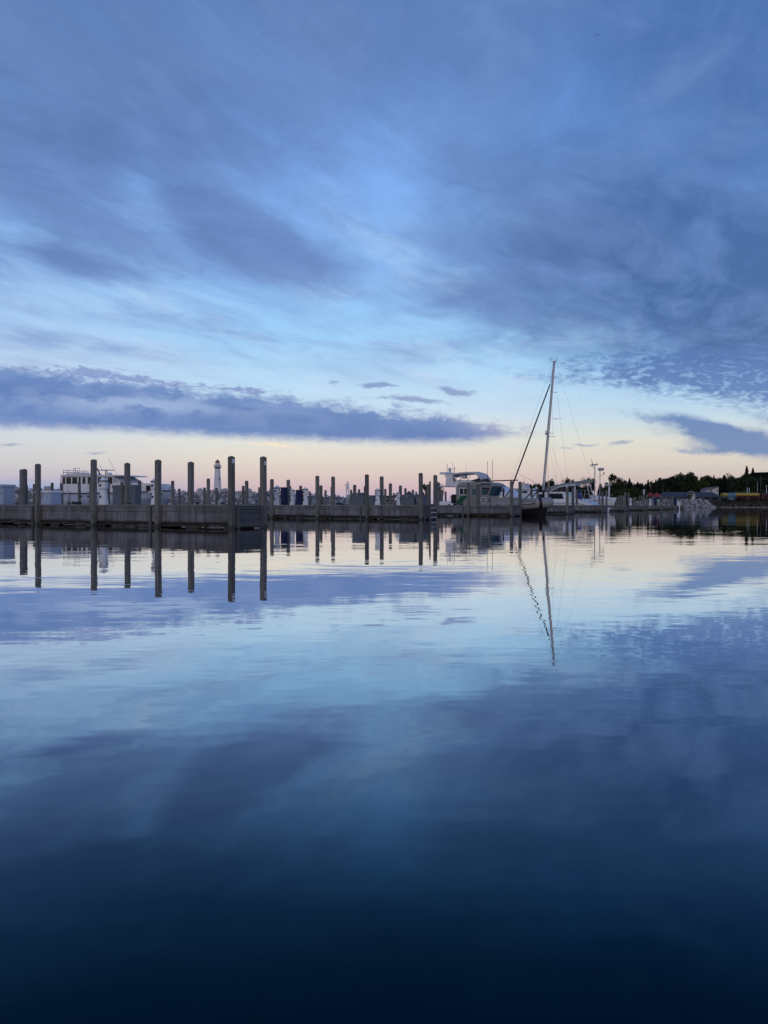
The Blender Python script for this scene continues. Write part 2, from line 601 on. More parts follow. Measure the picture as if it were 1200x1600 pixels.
# ------------------------------------------------------------------ piers
# every finger pier runs the same way; free ends step away from the viewer
DIR = Vector((-0.838, 0.546, 0)).normalized()       # from the free end towards the root
NRM = Vector((0.546, 0.838, 0)).normalized()        # from the front edge to the back edge
RZ = math.atan2(-DIR.y, -DIR.x)                     # local +x points to the free end, local +y to the back edge
WID = 1.80
DECK = 0.94
ENDS = [(-5.83, 29.4), (2.32, 48.0), (10.62, 64.0), (19.8, 83.0), (29.0, 102.0), (38.0, 121.0), (46.4, 137.0), (55.6, 154.5), (65.0, 174.0), (75.0, 193.0)]
STEP = [4.18, 4.10, 4.0, 4.1, 4.1, 4.1, 4.1, 4.1, 4.1, 4.1]
LEN = [23.0, 46.0, 46.0, 40.0, 36.0, 32.0, 24.0, 24.0, 24.0, 24.0]
WHICH = ['nearest pier, its end framed with a dark panel', 'second pier back, with the ladder on its end', 'pier alongside the green-striped patrol boat',
         'pier just right of the patrol boat bow', 'pier in front of the tall-masted sailboat', 'pier just right of the sailboat stern',
         'distant pier left of the red canopies', 'distant pier under the red canopies', 'distant pier right of the red canopies', 'farthest pier, ending beside the pale boulder pile']
SHORT = ['nearest pier', 'ladder pier', 'patrol boat pier', 'pier by the patrol boat bow', 'sailboat pier', 'pier off the sailboat stern',
         'pier left of red canopies', 'pier under red canopies', 'pier right of red canopies', 'farthest pier by pale boulders']

W_DECK = wood('grey_deck_timber', (0.24, 0.24, 0.255), 'x', tide=None, green=0.2, lines=0.3)


def fascia_extra(t, c, tc, v, n, oi):
    ox, oy, oz = t.sep(tc.outputs['Object'])
    # run-off streaks below the deck edge
    s = t.noise(t.comb(ox * 3.2, 0.0, oz * 0.3), 1.6, 4, 0.65)
    c = t.vm('SCALE', c, scale=t.mapr(s, 0.3, 0.62, 0.55, 1.1))
    b = t.noise(tc.outputs['Object'], 0.55, 4, 0.6)
    c = t.vm('SCALE', c, scale=t.mapr(b, 0.3, 0.7, 0.62, 1.25))
    # butt joints every few metres, and the wet foot of the wall
    j = t.m('FRACT', t.m('ABSOLUTE', ox * 0.2439 + 0.03))
    c = t.mix(t.mapr(j, 0.006, 0.0) * 0.8, c, (0.02, 0.02, 0.02))
    c = t.mix(t.mapr(oz + (b - 0.5) * 0.2, 0.34, 0.20) * 0.75, c, (0.018, 0.018, 0.017))
    return c


W_TOP = pmat('weathered_top_plank', (0.138, 0.138, 0.152), 0.85, var=0.35, scale=2.2, bump=0.5, stretch=(0.25, 5, 5), build=fascia_extra)
W_LOW = pmat('weathered_low_plank', (0.152, 0.153, 0.170), 0.85, var=0.35, scale=2.2, bump=0.5, stretch=(0.25, 5, 5), build=fascia_extra)
W_POST = wood('weathered_post_timber', (0.165, 0.163, 0.160), 'z', tide=0.12, green=0.5, lines=0.62)
W_BAT = wood('weathered_batten_timber', (0.10, 0.105, 0.115), 'z', green=0.4)
W_DARK = wood('gap_shade_timber', (0.020, 0.021, 0.022), 'x', green=0.1)  # near-black: shade of the gap under the planks is in this colour
W_PANEL = wood('dark_panel_timber', (0.078, 0.086, 0.102), 'x', green=0.1)
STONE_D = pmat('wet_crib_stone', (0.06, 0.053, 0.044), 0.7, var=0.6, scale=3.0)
PLATE = pmat('white_number_plate', (0.62, 0.66, 0.74), 0.5, var=0.08)
STEEL = pmat('galvanised_steel', (0.36, 0.38, 0.42), 0.45, metal=0.6, var=0.15)
BOLT = pmat('dark_bolt_hole', (0.01, 0.01, 0.01), 0.6)


def boulder_bm(seed, sx=1.0, sy=1.0, sz=1.0, cuts=2):
    rnd = random.Random(seed)
    t = bmesh.new()
    bmesh.ops.create_icosphere(t, subdivisions=cuts, radius=1.0)
    pl = [(Vector((rnd.gauss(0, 1), rnd.gauss(0, 1), rnd.gauss(0, 1))).normalized(), rnd.uniform(0.5, 0.8)) for _ in range(9)]
    for v in t.verts:
        p = v.co.copy()
        for nn, d in pl:
            k = p.dot(nn)
            if k > d:
                p -= nn * (k - d) * 0.92
        p *= 1.0 + 0.05 * mnoise.noise(p * 2.3 + Vector((seed, 0, 0)))
        v.co = Vector((p.x * sx, p.y * sy, p.z * sz))
    return t


def make_pier(i):
    L = LEN[i]
    root = empty('finger_pier', (ENDS[i][0], ENDS[i][1], 0), RZ,
                 'low grey timber finger pier, the ' + WHICH[i], 'pier', 'timber finger piers of the marina')
    far = i > 4
    x0 = -L
    XE = 0.06                                    # the deck stops just short of the end posts' outer faces
    # deck boards laid across, with gaps
    d = MB()
    if far:
        d.box(x0, XE, 0.10, WID - 0.02, DECK - 0.05, DECK)
    else:
        n = int((XE - x0) / 0.145)
        for k in range(n):
            a = XE - k * 0.145
            j = random.uniform(-0.004, 0.004)
            d.box(a - 0.138, a, 0.085 + random.uniform(-.01, .01), WID - 0.02, DECK - 0.05 + j, DECK + j)
    d.build('deck', W_DECK, root)
    # front planks, one object per row, in boards about eight metres long
    for nm, z0, z1, mt, y in (('top_plank', 0.655, 0.885, W_TOP, 0.115), ('lower_plank', 0.215, 0.640, W_LOW, 0.125)):
        m = MB()
        x = XE
        m.box(x0, XE - 0.004, y, y + 0.08, z0, z1)
        m.build(nm, mt, root)
        m = MB()
        m.box(x0, XE - 0.004, WID - 0.16, WID - 0.08, z0, z1)
        m.build(nm, mt, root)
    # beams coloured near-black for the gap's shade, and the stone filling between
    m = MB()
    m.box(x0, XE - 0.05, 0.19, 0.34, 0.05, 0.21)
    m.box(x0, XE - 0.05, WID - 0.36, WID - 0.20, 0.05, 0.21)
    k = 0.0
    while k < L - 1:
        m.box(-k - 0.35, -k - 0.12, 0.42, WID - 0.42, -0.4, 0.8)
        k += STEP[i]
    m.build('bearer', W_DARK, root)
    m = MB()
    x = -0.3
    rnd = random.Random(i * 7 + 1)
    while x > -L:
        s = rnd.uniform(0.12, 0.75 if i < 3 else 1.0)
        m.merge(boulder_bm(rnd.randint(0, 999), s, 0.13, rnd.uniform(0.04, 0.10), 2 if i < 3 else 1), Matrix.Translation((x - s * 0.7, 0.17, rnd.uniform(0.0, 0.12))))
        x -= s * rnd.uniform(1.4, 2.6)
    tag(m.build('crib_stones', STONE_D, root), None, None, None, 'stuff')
    # free end: framed panel between the two end posts
    m = MB()
    for z0, z1 in ((0.06, 0.33), (0.345, 0.60), (0.615, 0.86)):
        m.box(XE, XE + 0.05, 0.16, WID - 0.16, z0, z1)
    m.build('end_panel', W_PANEL if i == 0 else W_LOW, root)
    m = MB()
    for y0, y1, z0, z1 in ((0.16, 0.30, 0.02, 0.86), (WID - 0.30, WID - 0.16, 0.02, 0.86), (0.305, WID - 0.305, 0.78, 0.86), (0.305, WID - 0.305, 0.10, 0.20)):
        m.box(XE + 0.053, XE + 0.10, y0, y1, z0, z1)
    m.build('end_frame', W_BAT, root)
    # splice battens on the front
    if i < 3:
        for k in range(1, int(L / STEP[i]), 2):
            m = MB()
            m.box(-k * STEP[i] * 1.0 - 0.62, -k * STEP[i] - 0.50, 0.055, 0.112, -0.1, 0.87)
            m.build('batten', W_BAT, root)
    return root


PIERS = [make_pier(i) for i in range(10)]


# ------------------------------------------------------------------ mooring posts
def post_mesh(hgt, s=0.2):
    m = MB()
    h = s / 2
    b = 0.008
    def ring(k, z):
        a, c = k, k - b
        return [(-a, -c, z), (-c, -a, z), (c, -a, z), (a, -c, z), (a, c, z), (c, a, z), (-c, a, z), (-a, c, z)]
    secs = [ring(h, -1.2)] + [ring(h * (1 + 0.006 * math.sin(q * 9.1)), -1.2 + (hgt + 1.2) * q / 9) for q in range(1, 9)] + [ring(h, hgt - 0.045), ring(h * 0.28, hgt)]
    m.loft(secs, closed=True, smooth=False)
    return m.mesh('mooring_post', W_POST)


POST_ME = [post_mesh(h) for h in (2.70, 2.80, 2.88, 2.95, 3.05, 3.15)]
PH = (2.70, 2.80, 2.88, 2.95, 3.05, 3.15)

def pier_point(i, t, y):
    return Vector((ENDS[i][0], ENDS[i][1], 0)) + DIR * t + NRM * y


ORD = ['end post', 'second post', 'third post', 'fourth post', 'fifth post', 'sixth post', 'seventh post', 'eighth post', 'ninth post', 'tenth post', 'eleventh post', 'twelfth post']


def add_post(i, t, back, hgt=None, k=0):
    y = WID - 0.0 if back else -0.0
    p = pier_point(i, t, y)
    if hgt is None:
        hgt = random.choice(PH[1:5])
    j = min(range(6), key=lambda q: abs(PH[q] - hgt))
    o = bpy.data.objects.new('mooring_post', POST_ME[j])
    COL.objects.link(o)
    o.location = p
    o.scale = (1, 1, 1) if i < 2 else (1.12, 1.12, 1)
    o.rotation_euler = (R(random.gauss(0, 0.25)), R(random.gauss(0, 0.25)), RZ + R(random.gauss(0, 1.5)))
    tag(o, 'grey post, %s from right, %s edge of the %s' % (ORD[k].split()[0].replace('end', 'first'), 'back' if back else 'front', SHORT[i]), 'mooring post', 'timber mooring posts along the piers')
    if i < 2:                                        # bolts show on the near ones
        for z in (0.36, 0.62):
            m = MB()
            m.box(-0.02, 0.02, -0.112 if not back else 0.098, -0.098 if not back else 0.112, z, z + 0.055)
            m.build('bolt', BOLT, o)
    return o


HT = {(0, 0): [2.84, 2.80, 2.95, 2.90, 2.9], (0, 1): [2.85, 2.78, 2.88, None, 2.80]}
for i in range(10):
    n = int((LEN[i] - 0.5) / STEP[i]) + 1
    if i == 0:
        n = 6
    if i >= 6:
        n = min(n, 5)
    for k in range(n):
        for back in (0, 1):
            hh = None
            if i == 0:
                lst = HT[(0, back)]
                hh = lst[k] if k < len(lst) else 2.85
                if hh is None:
                    continue
            o = add_post(i, k * STEP[i], back, hh, k)
            if i == 0 and k == 0:                    # slip number plates on the two end posts
                m = MB()
                z = 2.62
                m.box(0.101, 0.109, -0.065, 0.065, z - 0.10, z + 0.06)
                m.build('number_plate', PLATE, o)


# a lone post behind the nearest pier, carrying two white plates
o = bpy.data.objects.new('mooring_post', POST_ME[2])
COL.objects.link(o)
o.location = ((38.3 - 600) / F * 41.5, 41.5, 0)
o.rotation_euler = (0, R(0.4), RZ)
tag(o, 'grey mooring post with two white plates, close behind the leftmost post', 'mooring post', 'timber mooring posts along the piers')
for z in (2.72, 2.48):
    m = MB()
    m.box(-0.07, 0.07, -0.109, -0.101, z - 0.07, z + 0.05)
    m.build('number_plate', PLATE, o)
# ------------------------------------------------------------------ things standing on the piers
WHITE = pmat('white_painted_metal', (0.66, 0.69, 0.76), 0.45, var=0.06)
GREYB = pmat('slate_grey_fibreglass', (0.098, 0.118, 0.150), 0.55, var=0.10)
PALEB = pmat('pale_blue_fibreglass', (0.33, 0.40, 0.54), 0.5, var=0.08)
NAVY = pmat('navy_canvas', (0.010, 0.016, 0.075), 0.8, var=0.2)
DARKM = pmat('dark_trim', (0.018, 0.02, 0.026), 0.5)
LAMPG = pmat('frosted_lens', (0.70, 0.74, 0.80), 0.25, var=0.04)


def on_pier(i, px, y):
    """where the line of sight through px meets the line y metres behind the pier's front edge"""
    r = (px - 600.0) / F
    b = Vector((ENDS[i][0], ENDS[i][1], 0)) + NRM * y
    t = (b.x - r * b.y) / (r * DIR.y - DIR.x)
    p = b + DIR * t
    return Vector((p.x, p.y, DECK + 0.003))


def make_pedestal():
    """power post shaped like a small lighthouse"""
    o = empty('power_pedestal', (0, 0, 0))
    m = MB()
    m.lathe([(0.235, 0), (0.235, 0.03), (0.215, 0.05), (0.135, 0.62), (0.125, 0.66)], 8, rot=R(22.5), smooth=False)
    m.build('tower', WHITE, o)
    m = MB()
    m.lathe([(0.125, 0.66), (0.20, 0.71), (0.205, 0.75), (0.205, 1.00), (0.20, 1.02)], 8, rot=R(22.5), smooth=False)
    m.build('outlet_head', WHITE, o)
    m = MB()
    m.lathe([(0.225, 1.022), (0.235, 1.045), (0.225, 1.06)], 16)
    m.build('gallery', DARKM, o)
    m = MB()
    m.lathe([(0.19, 1.062), (0.15, 1.12), (0.06, 1.165), (0.05, 1.20), (0.02, 1.22)], 16)
    m.build('cap', LAMPG, o)
    for z, w in ((0.80, 0.14), (0.30, 0.08)):
        m = MB()
        m.box(-w / 2, w / 2, -0.235 + (0.04 if z > .5 else 0.045), -0.19 + (0.02 if z > .5 else 0.03), z, z + 0.10)
        m.build('outlet_cover', DARKM, o)
    return o


PED = make_pedestal()
GP = 'lighthouse-shaped power pedestals on the piers'
ped = [(0, 162, 1.55, 1.06, 'white lighthouse-shaped power pedestal beside the grey locker on the nearest pier'),
       (0, 243, 1.45, 0.98, 'white power pedestal half hidden behind the third front post of the nearest pier'),
       (1, 433, 0.9, 1.18, 'white power pedestal left of the first navy cabinet on the ladder pier'),
       (1, 457, 1.3, 0.98, 'white power pedestal between the two navy cabinets'),
       (1, 477, 1.3, 1.05, 'white power pedestal just right of the second navy cabinet'),
       (1, 590, 1.3, 0.92, 'white power pedestal with rocks behind, left of the ladder pier third back post'),
       (2, 622, 0.9, 1.04, 'slim white power pedestal farther back, left of the large grey dock locker'),
       (5, 985, 0.9, 1.0, 'white power pedestal on the pier off the sailboat stern'), (6, 1016, 0.9, 1.0, 'distant white power pedestal under the red canopies'),
       (8, 1059, 0.9, 1.0, 'distant white power pedestal beside the far navy cabinet')]
for k, (i, px, y, s, lb) in enumerate(ped):
    o = PED if k == 0 else copy_tree(PED)
    o.location = on_pier(i, px, y)
    o.rotation_euler = (0, 0, RZ + R(random.uniform(-6, 6)))
    o.scale = (s, s, s)
    tag(o, lb, 'power pedestal', GP)


def text_mesh(s, size, mat, name, parent, loc, rot, depth=0.004):
    c = bpy.data.curves.new('lettering', 'FONT')
    c.body = s
    c.size = size
    c.align_x = 'CENTER'
    c.align_y = 'CENTER'
    c.extrude = depth
    to = bpy.data.objects.new('lettering', c)
    COL.objects.link(to)
    bpy.context.view_layer.update()
    dg = bpy.context.evaluated_depsgraph_get()
    me = bpy.data.meshes.new_from_object(to.evaluated_get(dg))
    bpy.data.objects.remove(to)
    me.materials.clear()
    me.materials.append(mat)
    o = bpy.data.objects.new(name, me)
    COL.objects.link(o)
    link_child(o, parent)
    o.location = loc
    o.rotation_euler = rot
    return o


def locker(i, px0, px1, pytop, y, mat, label, lidmat=None, depth=0.6, rz=0.0, words=None):
    a = on_pier(i, px0, y)
    b = on_pier(i, px1, y)
    c = (a + b) / 2
    w = (b - a).length * 0.94 * (1 if rz == 0 else 0.8)
    h = (790 - pytop) / F * c.y + EYE - DECK
    o = empty('dock_locker', c, RZ + rz, label, 'dock locker', 'lockers on the piers')
    m = MB()
    m.box(-w / 2 + 0.03, w / 2 - 0.03, -depth / 2, depth / 2, 0.0, h * 0.86, 0.02)
    m.build('box', mat, o)
    m = MB()
    m.prism([(-w / 2, h * 0.862), (w / 2, h * 0.862), (w / 2, h * 0.93), (w / 2 - 0.05, h), (-w / 2 + 0.05, h), (-w / 2, h * 0.93)], -depth / 2 - 0.05, depth / 2 + 0.05)
    m.build('lid', lidmat or mat, o)
    m = MB()
    m.box(-0.05, 0.05, -depth / 2 - 0.075, -depth / 2 - 0.052, h * 0.80, h * 0.90)
    m.build('latch', STEEL, o)
    for sx in (-1, 1):
        m = MB()
        m.box(sx * w * 0.3 - 0.03, sx * w * 0.3 + 0.03, -depth / 2 - 0.02, -depth / 2 - 0.002, h * 0.55, h * 0.60)
        m.build('vent', DARKM, o)
    if words:
        text_mesh(words, h * 0.34, pmat('faded_orange_letters', (0.30, 0.20, 0.12), 0.6), 'lettering', o, (-w * 0.17, -depth / 2 - 0.006, h * 0.58), (R(90), 0, 0))
    return o


locker(0, -12, 16, 757.5, 1.3, PALEB, 'tall pale blue locker at the left edge of the picture')
locker(0, 63, 89, 767, 1.45, PALEB, 'low pale blue locker with white lid and faded orange letters', WHITE, words='ONE')
locker(1, 179, 217, 758, 0.6, GREYB, 'big slate grey locker seen past the nearest pier, left of the trawler bow')
locker(1, 553, 572, 770, 1.4, GREYB, 'grey locker between two posts near the middle of the ladder pier')
locker(1, 629, 652, 773, 1.4, GREYB, 'wide grey locker near the free end of the ladder pier')
locker(1, 653, 664, 775, 1.5, GREYB, 'small dark grey locker tucked behind the ladder pier end post')
locker(2, 575, 586, 774, 0.9, GREYB, 'grey locker farther back, right of the ladder pier second front post')


def cabinet(i, px, pytop, y, w, label):
    c = on_pier(i, px, y)
    h = (790 - pytop) / F * c.y + EYE - DECK
    o = empty('utility_cabinet', c, RZ, label, 'cabinet', 'navy covered cabinets on the piers')
    m = MB()
    m.box(-w / 2, w / 2, -0.2, 0.2, 0.03, h - 0.04, 0.025)
    m.build('cover', NAVY, o)
    m = MB()
    m.box(-w / 2 - 0.02, w / 2 + 0.02, -0.22, 0.22, h - 0.038, h, 0.01)
    m.build('lid', NAVY, o)
    m = MB()
    m.box(-w / 2 + 0.04, w / 2 - 0.04, -0.17, 0.17, 0.0, 0.028)
    m.build('foot', DARKM, o)


cabinet(1, 444, 761.5, 1.0, 0.34, 'tall navy blue cabinet on the ladder pier, left of the pair')
cabinet(1, 468, 765.5, 1.0, 0.38, 'shorter navy blue cabinet on the ladder pier, right of the pair')
cabinet(6, 1024, 778, 0.9, 0.5, 'distant navy cabinet below the red canopies')
cabinet(8, 1055, 779, 0.9, 0.6, 'distant navy cabinet near the end of the far piers')


# boarding ladder on the end of the second pier
def make_ladder():
    p = pier_point(1, -0.20, 1.02)
    o = empty('boarding_ladder', p, RZ, 'grey boarding ladder reaching into the water at the second pier end', 'ladder')
    for sy in (-0.42, 0.42):
        m = MB()
        m.box(0.05, 0.13, sy - 0.045, sy + 0.045, -0.5, 2.35 if sy > 0 else 2.42)
        m.build('rail', W_BAT, o)
    for z in (0.16, 0.46, 0.76):
        m = MB()
        m.box(0.06, 0.12, -0.372, 0.372, z - 0.03, z + 0.03)
        m.build('rung', STEEL, o)
    return o


make_ladder()

# a sloping grey gangway pole leaning on the locker
c = on_pier(1, 650, 0.8)
o = empty('boat_hook', c, RZ, 'pale pole leaning against the wide grey locker', 'boat hook')
m = MB()
m.tube([(0.30, 0.05, 0.02), (-0.24, 0.15, 0.70)], 0.018, 8)
m.build('shaft', STEEL, o)
m = MB()
m.tube([(-0.245, 0.151, 0.70), (-0.285, 0.158, 0.75), (-0.25, 0.158, 0.79)], 0.014, 6)
m.build('hook', DARKM, o)

# white swimming-pole marker by the far pier end
c = pier_point(9, 0.6, -0.5)
o = empty('marker_pole', (c.x, c.y, 0), 0, 'thin white marker pole in the water at the farthest pier', 'marker pole')
m = MB()
m.tube([(0, 0, -1), (0, 0, 1.75)], 0.13, 8)
m.build('pole', WHITE, o)
m = MB()
m.lathe([(0.15, 1.752), (0.15, 1.80), (0.03, 1.93)], 8)
m.build('cap', WHITE, o)


# mooring cleats along the near piers, and lines to the boats
def make_cleat():
    o = empty('mooring_cleat', (0, 0, 0))
    m = MB()
    m.box(-0.07, 0.07, -0.03, 0.03, 0.0, 0.05, 0.01)
    m.build('base', DARKM, o)
    m = MB()
    m.tube([(-0.17, 0, 0.075), (-0.08, 0, 0.068), (0.08, 0, 0.068), (0.17, 0, 0.075)], 0.02, 6)
    m.build('horn', DARKM, o)
    return o


CL = make_cleat()
first = True
for i in (0, 1, 2):
    for k in range(0, 8 if i else 5):
        for yy, ed in ((0.22, 'front'), (1.60, 'back')):
            o = CL if first else copy_tree(CL)
            first = False
            p = pier_point(i, (k + 0.5) * STEP[i], yy)
            o.location = (p.x, p.y, DECK + 0.006)
            o.rotation_euler = (0, 0, RZ)
            tag(o, 'dark mooring cleat, %s bay from right, %s edge of the %s' % (('first', 'second', 'third', 'fourth', 'fifth', 'sixth', 'seventh', 'eighth')[k], ed, SHORT[i]), 'cleat', 'mooring cleats on the pier decks')


def hose(i, px, y, label):
    c = on_pier(i, px, y)
    o = empty('hose_coil', c, 0, label, 'hose', 'coiled hoses on the piers')
    m = MB()
    pts = []
    for k in range(60):
        a = k * 0.5
        r = 0.20 + 0.015 * (k % 13) / 13
        pts.append((r * math.cos(a), r * math.sin(a), 0.02 + 0.0022 * k))
    m.tube(pts, 0.014, 6)
    m.build('coil', pmat('dark_green_hose', (0.015, 0.03, 0.025), 0.5), o)
    m = MB()
    m.tube([pts[-1], (0.12, 0.1, 0.10), (0.05, 0.3, 0.03)], 0.02, 6)
    m.build('nozzle', STEEL, o)


hose(0, 120, 1.3, 'coil of dark hose left of the pedestal on the nearest pier')
hose(1, 530, 0.8, 'coil of dark hose in the middle of the ladder pier')
hose(2, 720, 0.7, 'coil of dark hose by the patrol boat stern')
# ------------------------------------------------------------------ boats
GEL = pmat('white_gelcoat', (0.66, 0.68, 0.74), 0.3, var=0.05, scale=1.2)
GEL2 = pmat('cool_white_gelcoat', (0.60, 0.64, 0.73), 0.35, var=0.06, scale=1.0)
HULLB = pmat('pale_blue_hull', (0.34, 0.40, 0.52), 0.35, var=0.08, scale=0.8)
HULLT = pmat('teal_boot_paint', (0.03, 0.07, 0.10), 0.45, var=0.15)
BLACKH = pmat('black_paint_with_shade', (0.012, 0.014, 0.020), 0.5)  # black hull paint, with the shadows under the collar put into its colour
PGREY = pmat('patrol_grey_paint', (0.225, 0.228, 0.24), 0.45, var=0.07, scale=1.0)
FOAM = pmat('grey_foam_collar', (0.25, 0.255, 0.285), 0.6, var=0.06, scale=0.9)
GREEN = pmat('dark_green_stripe', (0.0, 0.075, 0.035), 0.4, var=0.08)
GLASS = pmat('tinted_glass', (0.010, 0.016, 0.026), 0.12, var=0.1, spec=0.35)
TEALG = pmat('teal_tinted_glass', (0.03, 0.10, 0.11), 0.15, var=0.4, spec=0.4)
BLK = pmat('black_rubber', (0.010, 0.010, 0.013), 0.6)
ALU = pmat('anodised_mast', (0.40, 0.41, 0.43), 0.4, metal=0.3, var=0.1)
WIRE = pmat('rigging_wire', (0.22, 0.22, 0.24), 0.4, metal=0.3)
SAILC = pmat('grey_green_sail_cover', (0.17, 0.20, 0.20), 0.8, var=0.2)
ROPE = pmat('tan_rope', (0.20, 0.15, 0.11), 0.9)
BLUEC = pmat('blue_cover', (0.015, 0.04, 0.24), 0.7, var=0.2)
CANV = pmat('pale_canvas', (0.46, 0.48, 0.52), 0.8, var=0.1)
EMB_N = pmat('navy_emblem', (0.008, 0.02, 0.09), 0.4)
EMB_W = pmat('white_emblem', (0.66, 0.68, 0.74), 0.4)
REDC = pmat('faded_red_cloth', (0.22, 0.07, 0.08), 0.8, var=0.4, scale=6)


class Frame:
    """boat axes: local x to the bow; sight(px, py, y) finds x, z on the plane at lateral y"""
    def __init__(self, o, ang):
        self.o = Vector((o[0], o[1], 0))
        self.ang = ang
        self.u = Vector((math.cos(ang), math.sin(ang), 0))
        self.v = Vector((-math.sin(ang), math.cos(ang), 0))

    def x(self, px, y=0.0):
        r = (px - 600.0) / F
        b = self.o + self.v * y
        return (r * b.y - b.x) / (self.u.x - r * self.u.y)

    def xz(self, px, py, y=0.0):
        x = self.x(px, y)
        Y = (self.o + self.v * y + self.u * x).y
        return x, EYE + (790.0 - py) / F * Y

    def poly(self, pts, y):
        return [self.xz(a, b, y) for a, b in pts]


def hull_mesh(x0, x1, beam, sheer, rake=0.8, full=0.55, stern=0.85, draft=-0.5, n=22, chine=0.25):
    """sheer(s): gunwale height along 0..1; returns sections stern to bow"""
    L = x1 - x0
    secs = []
    for k in range(n + 1):
        s = k / n
        f = (stern + (1 - stern) * min(1, s / 0.35)) if s < full else max(0.0, 1 - ((s - full) / (1 - full)) ** 2.3)
        hb = beam / 2 * max(f, 0.012)
        zs = sheer(s)
        row = []
        for fr, wy in ((1.0, 1.0), (0.62, 0.97), (0.30, 0.90), (0.12, 0.80), (-0.02, 0.62), (-0.5, 0.02)):
            z = zs * fr if fr > 0 else draft * (-fr * 2) - 0.02
            back = rake * (1 - max(0.0, min(1.0, (z - draft) / (zs - draft)))) * (s ** 3)
            row.append((x0 + L * s - back, hb * wy * (1 - 0.45 * s * s * (1 - max(0.0, fr))), z))
        secs.append([(x, -y, z) for x, y, z in row] + [(x, y, z) for x, y, z in row[::-1]])
    return secs


def hull_part(name, mat, parent, secs):
    m = MB()
    m.loft(secs, closed=True)
    return m.build(name, mat, parent)


def slab(m, poly, y, th=0.02):
    m.prism(poly, y - th / 2, y + th / 2)
    return m


def win(parent, fr, pts, y, mat=None, name='window', th=0.03):
    m = MB()
    m.prism(fr.poly(pts, y), y - th / 2, y + th / 2)
    return m.build(name, mat or GLASS, parent)


